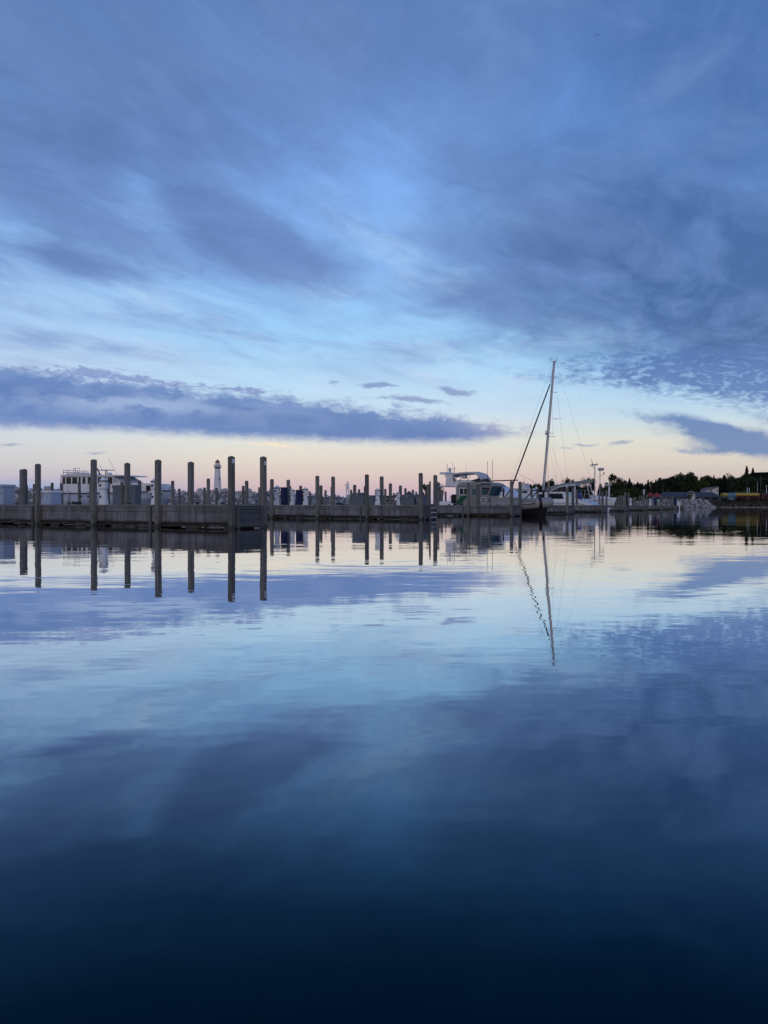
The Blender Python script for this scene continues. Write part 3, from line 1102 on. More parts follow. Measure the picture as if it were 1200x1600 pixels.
# ---------------------------------------------------------------- trawler yacht behind the nearest piers
def trawler():
    a = Vector(((92 - 600) / F * 74.5, 74.5, 0))
    b = Vector(((268 - 600) / F * 69.5, 69.5, 0))
    d = b - a
    fr = Frame((a + b) / 2, math.atan2(d.y, d.x))
    L = d.length
    root = empty('trawler_yacht', fr.o, fr.ang, 'white trawler yacht with long cabin windows behind the nearest pier', 'boat')
    by = -1.75
    xs = fr.x(92, by)
    xb = fr.x(268, 0)
    z_rail = fr.xz(150, 771, by)[1]
    z_bow = fr.xz(266, 767, 0)[1]
    sh = lambda s: z_rail + (z_bow - z_rail) * max(0, (s - 0.55) / 0.45) ** 1.6
    secs = hull_mesh(xs, xb, 3.5, sh, rake=1.3, full=0.6, stern=0.93)
    hull_part('hull', HULLB, root, secs)
    m = MB()
    for sy in (-1, 1):
        pts = [(p[0][0], (p[0][1] - 0.02) if sy < 0 else (-p[0][1] + 0.02), p[0][2] + 0.03) for p in secs]
        m.tube(pts, 0.05, 6)
    m.build('rub_rail', DARKM, root)
    y = -1.5
    # saloon: lower white wall and window band
    xa, zr = fr.xz(93, 743.5, y)
    m = MB()
    pts = fr.poly([(95, 744), (176, 744), (196, 757.5), (206, 758), (206, 771.5), (92.5, 771.5)], y)
    m.prism(pts, y, -y)
    m.build('cabin', GEL, root)
    m = MB()
    m.prism(fr.poly([(94, 743.8), (94.5, 742), (191, 742), (192, 743.8)], y - 0.2), y - 0.2, -y + 0.2)
    m.build('roof', GEL2, root)
    m = MB()
    m.prism(fr.poly([(100, 741.8), (108, 739.5), (137, 739.5), (142, 741.8)], y * 0.6), y * 0.6, -y * 0.6)
    m.build('roof_hatch', GEL, root)
    yw = y - 0.012
    for x0, x1 in ((98, 101.8), (103.6, 111), (113, 120.5), (122.8, 126), (129, 133.5), (137, 142.5), (144, 150), (153, 158), (159.5, 166), (168.5, 175.5)):
        win(root, fr, [(x0 + 0.4, 745.6), (x1, 745.6), (x1, 756), (x0, 756)], yw)
    win(root, fr, [(177.2, 746.2), (179.4, 746.2), (187.6, 752.6), (184, 752.6)], yw, GEL2, 'window_frame')
    win(root, fr, [(176.8, 747.5), (179, 747.0), (186, 753.0), (178, 753.8)], yw - 0.02, pmat('bright_glass', (0.25, 0.30, 0.40), 0.05, spec=0.9), 'windshield')
    for x0, x1 in ((94.8, 95.6), (106.2, 107), (124.6, 125.2), (136.2, 136.8), (176.5, 177.1)):
        win(root, fr, [(x0, 758), (x1, 758), (x1, 771), (x0, 771)], yw, GEL2, 'door_post')
    for x0 in (124, 136, 181):
        win(root, fr, [(x0, 774.5), (x0 + 4, 774.5), (x0 + 4, 776.6), (x0, 776.6)], -1.735, GLASS, 'porthole')
    # trunk cabin forward
    m = MB()
    m.prism(fr.poly([(207, 756.5), (209, 755), (238, 755.2), (244, 760), (247, 770.5), (207, 770.5)], -1.15), -1.15, 1.15)
    m.build('trunk_cabin', GEL, root)
    for x0, x1 in ((216.5, 221), (228.5, 235.5)):
        win(root, fr, [(x0, 758.6), (x1 - 0.5, 758.4), (x1, 766.8), (x0, 766.8)], -1.165)
    # rails
    def rails(part, pts, y, r=0.022):
        m = MB()
        for q in pts:
            m.tube([(fr.xz(a, b, y)[0], y, fr.xz(a, b, y)[1]) for a, b in q], r, 6)
        m.build(part, STEEL, root)
    rails('roof_rail', [[(99, 742), (99, 734.5), (138, 736.5), (138, 742)], [(106, 741), (106, 735)], [(121, 741), (121, 735.5)], [(130, 741), (130, 736)], [(99, 738), (138, 739)]], -1.1, 0.035)
    rails('roof_frame', [[(115, 741), (115, 731.5), (124, 731.5), (124, 741)], [(118, 741), (118, 731.5)]], -0.4, 0.03)
    rails('radar_bar', [[(155, 734.6), (178, 734.6)], [(165, 742), (165, 734.6)], [(168, 742), (167, 734.6)]], -0.2, 0.05)
    rails('whip_antenna', [[(183.5, 742), (170, 717)]], 0.6, 0.014)
    rails('whip_antenna', [[(161, 736), (155, 726)]], 0.6, 0.014)
    rails('bow_rail', [[(240, 768), (240, 758.5), (258, 758), (271, 757)], [(248, 768), (248, 758)], [(257, 768), (257, 758)], [(264, 767), (266, 757.5)], [(240, 763), (269, 762)]], -0.5, 0.025)
    m = MB()
    x, z = fr.xz(154, 738, -1.2)
    m.tube([(x - 0.15, -1.2, z + 0.35), (x + 0.2, -1.2, z - 0.25)], 0.06, 6)
    m.build('davit', BLK, root)
    m = MB()
    x, z = fr.xz(171, 740.5, -0.3)
    m.ball((x, -0.3, z), 0.28, 0.28, 0.13)
    m.build('radar_dome', GEL, root)
    m = MB()
    x, z = fr.xz(266, 769, 0)
    m.tube([(x, 0, z + 0.06), (xb - 1.25, 0, 0.02)], 0.045, 6)
    m.build('stem_band', GEL, root)
    # aft ladder
    rails('boarding_gate', [[(95.5, 787), (95.5, 766)], [(107, 787), (107, 766)]], -1.8, 0.05)


trawler()


# ---------------------------------------------------------------- grey patrol boat
def patrol():
    fr = Frame(Vector((ENDS[2][0], ENDS[2][1], 0)) + NRM * 3.75, RZ)
    root = empty('patrol_boat', fr.o, fr.ang, 'grey patrol boat with a green diagonal stripe and round emblem', 'boat')
    y = -1.42
    xs = fr.x(711, y)
    xn = fr.x(864, 0)
    L = xn - xs
    # hull below the collar
    zc = lambda s: 0.62 + 0.4 * max(0, (s - 0.45) / 0.55) ** 1.5
    secs = hull_mesh(xs, xn - 0.35, 2.3, zc, rake=0.55, full=0.66, stern=0.95, draft=-0.6)
    hull_part('hull', BLACKH, root, secs)
    # foam collar: runs down each side and closes round the bow
    def cpath(s, side):
        f = 1 if s < 0.66 else max(0.0, 1 - ((s - 0.66) / 0.34) ** 2.6)
        return Vector((xs + (L - 0.33) * s, side * (1.13 * f), 0.56 + 0.62 * max(0, (s - 0.20) / 0.80) ** 1.05))
    m = MB()
    path = [cpath(k / 26, -1) for k in range(26)] + [cpath(0.99, -0.9), cpath(0.99, 0.9)] + [cpath(k / 26, 1) for k in range(25, -1, -1)]
    m.tube(path, 0.45, 16)
    m.build('foam_collar', FOAM, root)
    # black band and rub strake on the collar
    for side in (-1, 1):
        m = MB()
        p0, p1 = cpath(0.91, side), cpath(0.935, side)
        m.tube([p0, p1], 0.465, 16)
        m.build('collar_band', BLK, root)
    m = MB()
    pts = []
    for k in range(14):
        p = cpath(0.52 + 0.36 * k / 13, -1)
        q = cpath(0.53 + 0.36 * k / 13, -1)
        d = (q - p).normalized()
        nrm = Vector((d.y, -d.x, 0)).normalized()
        pts.append(p + nrm * 0.45 + Vector((0, 0, -0.03)))
    m.tube(pts, 0.035, 6)
    m.build('rub_strake', BLK, root)
    # gunwale side and foredeck above the collar
    m = MB()
    m.prism(fr.poly([(712.5, 791), (712.5, 788), (765, 788), (768, 776.5), (800, 777), (836, 781), (836, 786), (800, 791)], y + 0.1), y + 0.1, -y - 0.1)
    m.build('side_deck', PGREY, root)
    # cabin, its windscreen leaning forward
    yc = -1.18
    m = MB()
    m.prism(fr.poly([(713.2, 789.5), (713.2, 760.5), (716, 760), (768.2, 760), (762.4, 775), (764.5, 789.5)], yc), yc, -yc)
    m.build('cabin', PGREY, root)
    m = MB()
    m.prism(fr.poly([(713, 759.8), (722, 753.6), (762, 753.2), (768, 755), (772.5, 758.8), (772, 759.8)], yc - 0.08), yc - 0.08, -yc + 0.08)
    m.build('roof', PGREY, root)
    m = MB()
    m.prism(fr.poly([(751, 755.6), (766, 755.6), (766, 757.8), (750.6, 757.8)], yc - 0.105), yc - 0.12, yc - 0.085)
    m.build('light_bar', EMB_N, root)
    yw = yc - 0.008
    win(root, fr, [(717.3, 762.2), (731.7, 762.2), (731.7, 773.6), (717.3, 773.6)], yw, EMB_W, 'window_frame', 0.03)
    for a, b in ((718.3, 724.0), (725.0, 731.0)):
        win(root, fr, [(a, 763.2), (b, 763.2), (b, 772.7), (a, 772.7)], yw - 0.012, GLASS, 'window', 0.03)
    win(root, fr, [(733.6, 760.8), (747.5, 760.8), (747.5, 788.5), (733.6, 788.5)], yw, PGREY, 'door', 0.045)
    win(root, fr, [(737, 762.6), (744.4, 762.6), (744.4, 773.2), (737, 773.2)], yw - 0.02, FOAM, 'window_frame', 0.03)
    win(root, fr, [(737.8, 763.4), (743.8, 763.4), (743.8, 772.5), (737.8, 772.5)], yw - 0.032, TEALG, 'window', 0.03)
    win(root, fr, [(752, 760.9), (767.4, 760.9), (762.2, 773.6), (752, 773.6)], yw - 0.004, FOAM, 'window_frame', 0.03)
    win(root, fr, [(752.8, 761.8), (766, 761.8), (761.5, 772.8), (752.8, 772.8)], yw - 0.018, GLASS, 'window', 0.03)
    win(root, fr, [(753.6, 764.0), (760.6, 764.0), (760.6, 771.9), (753.6, 771.9)], yw - 0.030, TEALG, 'window_blind', 0.03)
    for y0, y1 in ((-1.05, -0.06), (0.06, 1.05)):
        m = MB()
        p0, p1 = fr.xz(767.6, 761.6, yc), fr.xz(762.9, 773.6, yc)
        m.loft([[(p0[0] + 0.0, y0, p0[1]), (p1[0] + 0.0, y0, p1[1]), (p1[0] + 0.05, y0, p1[1]), (p0[0] + 0.05, y0, p0[1])], [(p0[0] + 0.0, y1, p0[1]), (p1[0] + 0.0, y1, p1[1]), (p1[0] + 0.05, y1, p1[1]), (p0[0] + 0.05, y1, p0[1])]], closed=True, smooth=False)
        m.build('windscreen', GLASS if y0 > 0 else TEALG, root)
    win(root, fr, [(745.3, 775.4), (746.4, 775.4), (746.4, 777.2), (745.3, 777.2)], yw - 0.03, BLK, 'door_handle', 0.05)
    # green diagonal stripe, painted as a thin panel
    win(root, fr, [(721.5, 774.2), (731, 774.2), (719.8, 789.3), (713.4, 789.3), (713.4, 783.5)], yw, GREEN, 'green_stripe', 0.02)
    # round emblem: white ring, navy field, white spread wings
    cx, cz = fr.xz(755.7, 781.8, yc)
    rr = 4.6 / F * (fr.o + fr.u * cx).y / 0.9
    e = empty('emblem', (cx, yc - 0.003, cz))
    link_child(e, root)
    def disc(nm, r, th, mat, yy):
        m = MB()
        m.prism([(r * math.cos(k * math.pi / 14), r * math.sin(k * math.pi / 14)) for k in range(28)], yy - th, yy)
        m.build(nm, mat, e)
    disc('emblem_ring', rr, 0.03, EMB_W, 0.0)
    disc('emblem_field', rr * 0.74, 0.012, EMB_N, -0.031)
    m = MB()
    w = rr * 0.74
    m.prism([(-w * .72, w * .44), (-w * .40, w * .34), (-w * .16, w * .02), (0, w * .22), (w * .16, w * .02), (w * .40, w * .34), (w * .72, w * .44), (w * .42, -w * .08), (w * .13, -w * .34), (0, -w * .52), (-w * .13, -w * .34), (-w * .42, -w * .08)], -0.052, -0.044)
    m.build('emblem_bird', EMB_W, e)
    # name on the collar
    p = cpath(0.80, -1)
    d = (cpath(0.83, -1) - p).normalized()
    ny = Vector((d.y, -d.x, 0)).normalized()
    q = p + ny * 0.375 + Vector((0, 0, 0.27))
    text_mesh('DEFENDER', 0.17, pmat('dark_lettering', (0.06, 0.06, 0.07), 0.6), 'lettering', root, q, (R(62), -math.asin(d.z), math.atan2(d.y, d.x)))
    # antennas, lowered mast, black bow rails, engines
    def rod(nm, pts, yy, r, mat=BLK):
        m = MB()
        m.tube([(fr.xz(a, b, yy)[0], yy, fr.xz(a, b, yy)[1]) for a, b in pts], r, 6)
        m.build(nm, mat, root)
    rod('whip_antenna', [(761.5, 753.5), (761.4, 720)], -0.5, 0.018)
    rod('whip_antenna', [(769.8, 753.5), (769.4, 719)], 0.4, 0.018)
    rod('lowered_mast', [(742, 752.6), (758, 751.8), (809, 750.2)], 0.0, 0.055)
    rod('mast_rest', [(763, 753.5), (763, 751)], 0.0, 0.05)
    rod('bow_rail', [(832.5, 766.5), (817, 783)], -0.95, 0.05)
    rod('bow_rail', [(841, 766.2), (827.5, 782)], 0.95, 0.05)
    rod('bow_rail', [(833, 766.5), (842, 766.0), (848.5, 768.0)], -0.2, 0.05)
    rod('bow_post', [(849, 766), (849, 779)], 0.0, 0.11)
    rod('bow_rail', [(796.5, 765.5), (789, 779)], -0.9, 0.045)
    rod('bow_rail', [(787, 762), (786.4, 776)], 0.6, 0.07)
    m = MB()
    x, z = fr.xz(838, 762.5, 0)
    m.ball((x, 0, z), 0.11, 0.11, 0.11)
    m.build('bow_light', GEL, root)
    m = MB()
    x, z = fr.xz(765, 752.5, 0)
    m.ball((x, 0.1, z), 0.16, 0.16, 0.10)
    m.build('roof_light', PGREY, root)
    for k, yy in enumerate((-0.85, 0.0, 0.85)):
        x, z = fr.xz(706, 770, yy)
        g = empty('outboard_motor', (xs - 0.28, yy, 0.0))
        link_child(g, root)
        m = MB()
        m.loft([[(-0.30 * f + o_, -0.22 * f, zz), (0.26 * f + o_, -0.22 * f, zz), (0.26 * f + o_, 0.22 * f, zz), (-0.30 * f + o_, 0.22 * f, zz)] for f, zz, o_ in ((0.9, 1.10, 0), (1.05, 1.25, 0), (1.0, 1.72, -.03), (0.75, 1.92, -.06))], closed=True, smooth=False)
        m.build('cowling', EMB_N if k else BLK, g)
        m = MB()
        m.box(-0.16, 0.12, -0.1, 0.1, -0.4, 1.09)
        m.build('leg', BLK, g)
    m = MB()
    for yy in (-1.0, 1.0):
        m.tube([(xs - 0.75, yy, 0.75), (xs - 0.75, yy, 1.75), (xs + 0.1, yy, 1.75)], 0.035, 6)
    m.tube([(xs - 0.75, -1, 1.75), (xs - 0.75, 1, 1.75)], 0.035, 6)
    m.build('stern_rail', GEL, root)


patrol()


# ---------------------------------------------------------------- white flybridge cruiser behind it
def cruiser():
    fr = Frame(Vector((ENDS[2][0], ENDS[2][1], 0)) + NRM * 15.0, RZ)
    root = empty('flybridge_cruiser', fr.o, fr.ang, 'white flybridge cruiser with canvas top behind the grey patrol boat', 'boat')
    xs, xb = fr.x(692, 0), fr.x(832, 0)
    secs = hull_mesh(xs, xb, 3.4, lambda s: 1.35 + 0.45 * s * s, rake=1.5, full=0.5, stern=0.92)
    hull_part('hull', GEL, root, secs)
    y = -1.45
    m = MB()
    m.prism(fr.poly([(712, 775), (712, 759), (770, 757), (792, 768), (800, 776)], y), y, -y)
    m.build('cabin', GEL2, root)
    m = MB()
    m.prism(fr.poly([(772, 759.5), (790, 768), (776, 768)], y - 0.01), y - 0.02, y + 0.01)
    m.build('window', GLASS, root)
    m = MB()
    m.prism(fr.poly([(711, 758.8), (716, 750), (722, 749.5), (760, 753), (763, 757), (760, 758.8)], -1.2), -1.2, 1.2)
    m.build('flybridge', GEL, root)
    # radar arch
    for yy in (-1.5, 1.38):
        m = MB()
        m.prism(fr.poly([(695.5, 760.5), (697.5, 742), (700, 741.5), (705, 741), (717, 753), (714, 760)], yy), yy, yy + 0.12)
        m.build('arch_side', GEL, root)
    m = MB()
    m.prism(fr.poly([(697, 742), (697.5, 738.5), (706, 738.5), (705.5, 741.5)], 0), -1.5, 1.5)
    m.build('arch_top', GEL, root)
    m = MB()
    m.prism(fr.poly([(695, 759.4), (714, 759.4), (714, 761), (695, 761)], 0), -1.5, 1.5)
    m.build('aft_deck', GEL2, root)
    def rod(nm, pts, yy, r, mat=STEEL):
        m = MB()
        m.tube([(fr.xz(a, b, yy)[0], yy, fr.xz(a, b, yy)[1]) for a, b in pts], r, 6)
        m.build(nm, mat, root)
    x, z = fr.xz(702.8, 733.5, 0)
    m = MB()
    m.ball((x, 0, z), 0.19)
    m.build('radar_dome', CANV, root)
    m = MB()
    m.lathe([(0.12, 0), (0.12, 0.28)], 8, (x, 0, z - 0.45))
    m.build('dome_stand', STEEL, root)
    rod('antenna', [(698.8, 740), (698.8, 724)], 0.5, 0.03)
    rod('antenna', [(707.5, 740), (707.5, 722)], 0.3, 0.02)
    rod('antenna', [(710, 750), (710, 732)], -0.8, 0.035)
    rod('antenna', [(728, 745), (728, 722)], 0.4, 0.012)
    x, z = fr.xz(710, 731.5, -0.8)
    m = MB()
    m.ball((x, -0.8, z), 0.09)
    m.build('anchor_light', EMB_W, root)
    # canvas top on its hoops
    secs = []
    for px, py in ((704, 742.5), (712, 740.2), (722, 738.2), (735, 737.2), (748, 737.2), (752.5, 738.8), (759, 746.5)):
        x, z = fr.xz(px, py, 0)
        secs.append([(x, yy, z - 0.10 * (abs(yy) / 1.3) ** 2) for yy in (-1.3, -0.8, 0, 0.8, 1.3)] + [(x, yy, z - 0.06 - 0.20 * (abs(yy) / 1.3) ** 2) for yy in (1.3, 0.8, 0, -0.8, -1.3)])
    m = MB()
    m.loft(secs, closed=True)
    m.build('canvas_top', CANV, root)
    for yy in (-1.3, 1.3):
        rod('hoop', [(718, 752), (722, 739.5)], yy, 0.035)
        rod('hoop', [(730, 752), (737, 739)], yy, 0.03)
        rod('hoop', [(758, 747), (748, 752)], yy, 0.03)
        rod('hoop', [(744, 752), (752, 739.5)], yy, 0.03)
    m = MB()
    m.prism(fr.poly([(739, 752.5), (757, 747.2), (759, 747.8), (756, 753.5)], 0), -1.2, 1.2)
    m.build('windscreen', GLASS, root)
    m = MB()
    m.box(*(lambda a, b: (a[0], b[0], -0.5, 0.1, a[1], b[1]))(fr.xz(724, 748, 0), fr.xz(730, 741.5, 0)), 0.05)
    m.build('helm_seat', GEL, root)
    # small flag hanging from the arch
    x, z = fr.xz(709, 748, -1.55)
    m = MB()
    sec = []
    for k in range(6):
        f = k / 5
        sec.append([(x - 0.16 + 0.30 * f, -1.56 + 0.05 * math.sin(f * 9), z + 0.35 - 0.42 * f), (x - 0.10 + 0.32 * f, -1.56 + 0.05 * math.sin(f * 9 + 1), z - 0.15 - 0.30 * f)])
    m.loft(sec, cap=False)
    m.build('flag', REDC, root)


cruiser()


# ---------------------------------------------------------------- far white fishing boat, seen between posts
def fishing():
    fr = Frame(Vector((ENDS[3][0], ENDS[3][1], 0)) + NRM * 5.0, RZ)
    root = empty('fishing_boat', fr.o, fr.ang, 'white cabin fishing boat seen over the patrol boat bow', 'boat')
    xs, xb = fr.x(776, 0), fr.x(850, 0)
    hull_part('hull', GEL, root, hull_mesh(xs, xb, 2.8, lambda s: 1.3 + 0.35 * s * s, rake=1.0, full=0.5, stern=0.9))
    y = -1.1
    m = MB()
    m.prism(fr.poly([(803, 778), (803, 764.5), (828, 764.5), (829, 778)], y), y, -y)
    m.build('cabin', GEL2, root)
    m = MB()
    m.prism(fr.poly([(800, 764.4), (801, 762.8), (827, 762.8), (828, 764.4)], y - 0.15), y - 0.15, -y + 0.15)
    m.build('roof', GEL, root)
    m = MB()
    m.prism(fr.poly([(813.5, 762.6), (815, 755.5), (821.5, 755.5), (823, 762.6)], -0.5), -0.5, 0.5)
    m.build('lookout', CANV, root)
    for a, b in ((805, 809.5), (816, 824)):
        win(root, fr, [(a, 766.5), (b, 766.5), (b, 770.5), (a, 770.5)], y - 0.01, TEALG)
    m = MB()
    x, z = fr.xz(819, 755, 0)
    m.tube([(x, 0, z), (x, 0, z + 0.5)], 0.03, 6)
    m.build('mast', GEL, root)


fishing()


# ---------------------------------------------------------------- tall-masted sailing yacht
def sailboat():
    ang = math.atan2(DIR.y, DIR.x)
    fr = Frame(Vector((ENDS[4][0], ENDS[4][1], 0)) + NRM * 4.1, ang)      # local +y faces the viewer
    root = empty('sailing_yacht', fr.o, fr.ang, 'white sailing yacht with the tall raked mast, bow to the left', 'sailboat')
    xs, xb = fr.x(929, 0), fr.x(792, 0)
    zs = fr.xz(880, 783, 1.9)[1]
    secs = hull_mesh(xs, xb, 4.1, lambda s: zs - 0.62 * max(0, 1 - s / 0.16) ** 1.3 + 0.35 * s ** 3, rake=1.6, full=0.5, stern=0.72)
    hull_part('hull', GEL, root, secs)
    m = MB()
    m.tube([(p[0][0], -p[0][1] + 0.012, p[0][2] * 0.82) for p in secs[1:-2]], 0.035, 6)
    m.build('cove_stripe', pmat('blue_stripe', (0.05, 0.08, 0.25), 0.4), root)
    y = 1.45
    m = MB()
    m.prism(fr.poly([(812, 786), (820, 776), (836, 770), (856, 768.5), (881, 768.5), (883, 775), (884, 786)], y), -y, y)
    m.build('deckhouse', GEL, root)
    win(root, fr, [(857, 771.2), (878.5, 771), (880.5, 779.6), (858.5, 779.4)], y + 0.01)
    win(root, fr, [(834, 773), (851, 771.4), (850.5, 778), (830, 778)], y + 0.01)
    for a in (866, 873):
        win(root, fr, [(a, 781.6), (a + 0.5, 781.6), (a + 0.5, 789), (a, 789)], 2.02, GEL2, 'hull_seam')
    # hard dodger over the cockpit
    sec = []
    for px, py in ((863, 768), (869, 763.3), (876, 760), (886, 757.8), (896, 756.6), (903, 756.4)):
        x, z = fr.xz(px, py, 0)
        sec.append([(x, yy, z - 0.12 * (yy / 1.3) ** 2) for yy in (-1.35, -0.7, 0, 0.7, 1.35)] + [(x, yy, z - 0.10 - 0.12 * (yy / 1.3) ** 2) for yy in (1.35, 0.7, 0, -0.7, -1.35)])
    m = MB()
    m.loft(sec, closed=True)
    m.build('dodger_roof', GEL, root)
    win(root, fr, [(868.6, 767.5), (873, 763.2), (880, 761), (884, 760.2), (884.5, 767.5)], 1.25, GLASS, 'dodger_window')
    for a, b in ((884.5, 886.5), (897.5, 899)):
        win(root, fr, [(a, 759.5), (b, 759.5), (b, 778), (a, 778)], 1.3, GEL, 'dodger_post', 0.06)
    # cockpit coaming stepping down to the stern
    m = MB()
    m.prism(fr.poly([(884, 787), (884, 777.5), (901, 778.5), (915, 783), (927, 788.5), (926, 790)], 1.5), -1.5, 1.5)
    m.build('coaming', GEL2, root)
    m = MB()
    x0, z0 = fr.xz(908.5, 780.5, 1.0)
    x1, z1 = fr.xz(902, 769, 1.0)
    m.loft([[(x0, 0.6, z0), (x1, 0.6, z0), (x1, 1.3, z0), (x0, 1.3, z0)], [(x0 + 0.05, 0.6, (z0 + z1) / 2), (x1, 0.6, (z0 + z1) / 2), (x1, 1.3, (z0 + z1) / 2), (x0 - 0.1, 1.3, (z0 + z1) / 2)], [(x0 + 0.3, 0.7, z1), (x1, 0.7, z1), (x1, 1.2, z1), (x0 + 0.3, 1.2, z1)]], closed=True)
    m.build('blue_cover', BLUEC, root)
    # mast
    mb = fr.xz(848.6, 769, 0)
    mt = fr.xz(865.6, 566, 0)
    B = Vector((mb[0], 0, mb[1]))
    T = Vector((mt[0], 0, mt[1]))
    sec = []
    for k in range(13):
        c = B.lerp(T, k / 12)
        w, d = 0.21 - 0.04 * k / 12, 0.14 - 0.03 * k / 12
        sec.append([(c.x + w * math.cos(a) , d * math.sin(a), c.z) for a in [q * math.pi / 6 for q in range(12)]])
    m = MB()
    m.loft(sec, closed=True)
    m.build('mast', ALU, root)
    def on_mast(py):
        f = (769 - py) / (769 - 566.0)
        return B.lerp(T, f)
    def wire(nm, a, b, r=0.010, mat=WIRE, n=6):
        m = MB()
        m.tube([a, b], r, n)
        return m.build(nm, mat, root)
    def pt(px, py, yy=0.0):
        x, z = fr.xz(px, py, yy)
        return Vector((x, yy, z))
    # masthead gear
    wire('masthead_crane', T + Vector((0.18, 0, 0.05)), T + Vector((-0.35, 0, 0.12)), 0.06)
    wire('wind_vane', T + Vector((0.1, 0, 0.1)), T + Vector((0.75, 0, 0.35)), 0.022, BLK)
    wire('masthead_antenna', T + Vector((-0.3, 0, 0.1)), T + Vector((-0.36, 0, 0.55)), 0.022, BLK)
    # spreaders and steaming light
    for py in (676, 612):
        c = on_mast(py)
        for s in (-1, 1):
            wire('spreader', c, c + Vector((-0.25, s * 1.25, 0.03)), 0.035, ALU)
    c = on_mast(677)
    m = MB()
    m.ball(c + Vector((0.32, 0, 0)), 0.15, 0.15, 0.2)
    m.build('radar_reflector', ALU, root)
    m = MB()
    m.box(c.x + 0.2, c.x + 0.42, -0.07, 0.07, c.z + 0.28, c.z + 0.42)
    m.build('steaming_light', GEL, root)
    wire('light_bracket', on_mast(682) + Vector((-0.1, 0, 0)), on_mast(682) + Vector((-1.05, 0, 0.02)), 0.03)
    # furled headsail, stays and shrouds
    m = MB()
    a, b = on_mast(600) + Vector((0.35, 0, 0)), pt(803, 752)
    e = pt(794.5, 778)
    m.tube([on_mast(578) + Vector((0.2, 0, 0)), a], 0.02, 6)
    m.tube([a, a.lerp(b, 0.04), a.lerp(b, 0.5), b, b.lerp(e, 0.55), e], 0.085, 8, 0.14)
    m.build('furled_headsail', pmat('furled_sail_cover', (0.020, 0.020, 0.042), 0.8), root)
    wire('forestay', T + Vector((0.15, 0, 0)), pt(789, 776), 0.010)
    wire('backstay', T + Vector((-0.3, 0, 0.05)), pt(925, 756), 0.009)
    for py, px2, yy in ((566, 873, 1.9), (612, 890, 1.9), (612, 856, 1.9), (676, 858, -1.8), (612, 872.5, -1.9)):
        c = on_mast(py)
        s = 1 if yy > 0 else -1
        q = pt(px2, 782, yy)
        if py != 676:
            k = on_mast(676) + Vector((-0.25, s * 1.25, 0.03))
            wire('shroud', c, k, 0.009)
            wire('shroud', k, q, 0.009)
        else:
            wire('shroud', c, q, 0.009)
    wire('jib_sheet', pt(810.5, 740.5), pt(843, 757.5, 0.8), 0.02, ROPE)
    wire('halyard', on_mast(590) + Vector((-0.3, 0, 0)), pt(888, 758), 0.010)
    # boom under its cover, rising aft
    m = MB()
    sec = []
    for k in range(9):
        f = k / 8
        c = pt(853, 763.5).lerp(pt(926, 750.5), f)
        h = 0.20 + 0.10 * math.sin(f * 3.0) + 0.03 * math.sin(f * 31)
        w = 0.14
        sec.append([(c.x, w * math.cos(a), c.z + h * math.sin(a)) for a in [q * math.pi / 5 for q in range(10)]])
    m.loft(sec, closed=True)
    m.build('covered_boom', SAILC, root)
    m = MB()
    m.tube([pt(853, 766.2), pt(926, 752.8)], 0.085, 8)
    m.build('boom', ALU, root)
    # stern arch and its gear
    for yy in (-1.3, 1.3):
        wire('arch_leg', pt(917, 755.5, yy), pt(922.5, 784, yy), 0.06, CANV)
        wire('arch_leg', pt(921, 755.5, yy), pt(931, 785, yy), 0.06, CANV)
    wire('arch_bar', pt(917, 755.5, -1.3), pt(917, 755.5, 1.3), 0.06, CANV)
    wire('arch_bar', pt(921, 755.5, -1.3), pt(921, 755.5, 1.3), 0.06, CANV)
    for py in (765.5, 772):
        wire('stern_rail', pt(899, py, 1.6), pt(930, py + 1, 1.6), 0.025, STEEL)
    for px in (900, 908, 913.5):
        wire('stanchion', pt(px, 765.5, 1.6), pt(px, 782, 1.6), 0.03, STEEL)
    for px in (806, 818, 826):
        wire('stanchion', pt(px, 776, 1.5), pt(px, 786, 1.5), 0.02, STEEL)
    # wind generator
    g = empty('wind_generator', pt(929, 784, 0.6))
    link_child(g, root)
    def gp(px, py): return pt(px, py, 0.6) - pt(929, 784, 0.6)
    def gw(nm, pts, r, mat, r2=None):
        m = MB()
        m.tube(pts, r, 8, r2)
        m.build(nm, mat, g)
    gw('pole', [gp(929, 784), gp(929.3, 728)], 0.07, ALU)
    gw('nacelle', [gp(926, 726), gp(929, 726.4), gp(932.5, 725.6)], 0.10, ALU)
    gw('tail_fin', [gp(932.5, 725.6), gp(935, 725)], 0.12, ALU, 0.02)
    hub = gp(925.8, 726)
    for av, ah in ((100, 0.25), (220, -0.4), (335, -0.3)):
        e = hub + Vector((0.25 * ah + 0.15, 0.5 * math.cos(R(av)), 0.85 * math.sin(R(av)) if av != 100 else 0.85))
        gw('blade', [hub, hub.lerp(e, 0.5), e], 0.055, ALU, 0.02)
    gw('blade', [gp(926, 726), gp(922.5, 726.6), gp(921.2, 729)], 0.08, ALU, 0.02)
    # radar on its own pole
    g2 = empty('radar_pole', pt(937, 786, -0.8))
    link_child(g2, root)
    def hp(px, py): return pt(px, py, -0.8) - pt(937, 786, -0.8)
    m = MB(); m.tube([hp(937, 786), hp(937.4, 735.5)], 0.055, 8); m.build('pole', ALU, g2)
    c = hp(938.8, 735.3)
    m = MB(); m.lathe([(0.30, 0), (0.42, 0.08), (0.45, 0.22), (0.40, 0.34), (0.2, 0.38)], 18, c); m.build('radome', ALU, g2)
    m = MB(); m.tube([hp(937.3, 743), hp(941, 743), hp(943.3, 741)], 0.03, 6); m.build('bracket', ALU, g2)
    c = hp(943.5, 739.5)
    m = MB(); m.ball(c, 0.10, 0.10, 0.14); m.build('horn', BLK, g2)


sailboat()


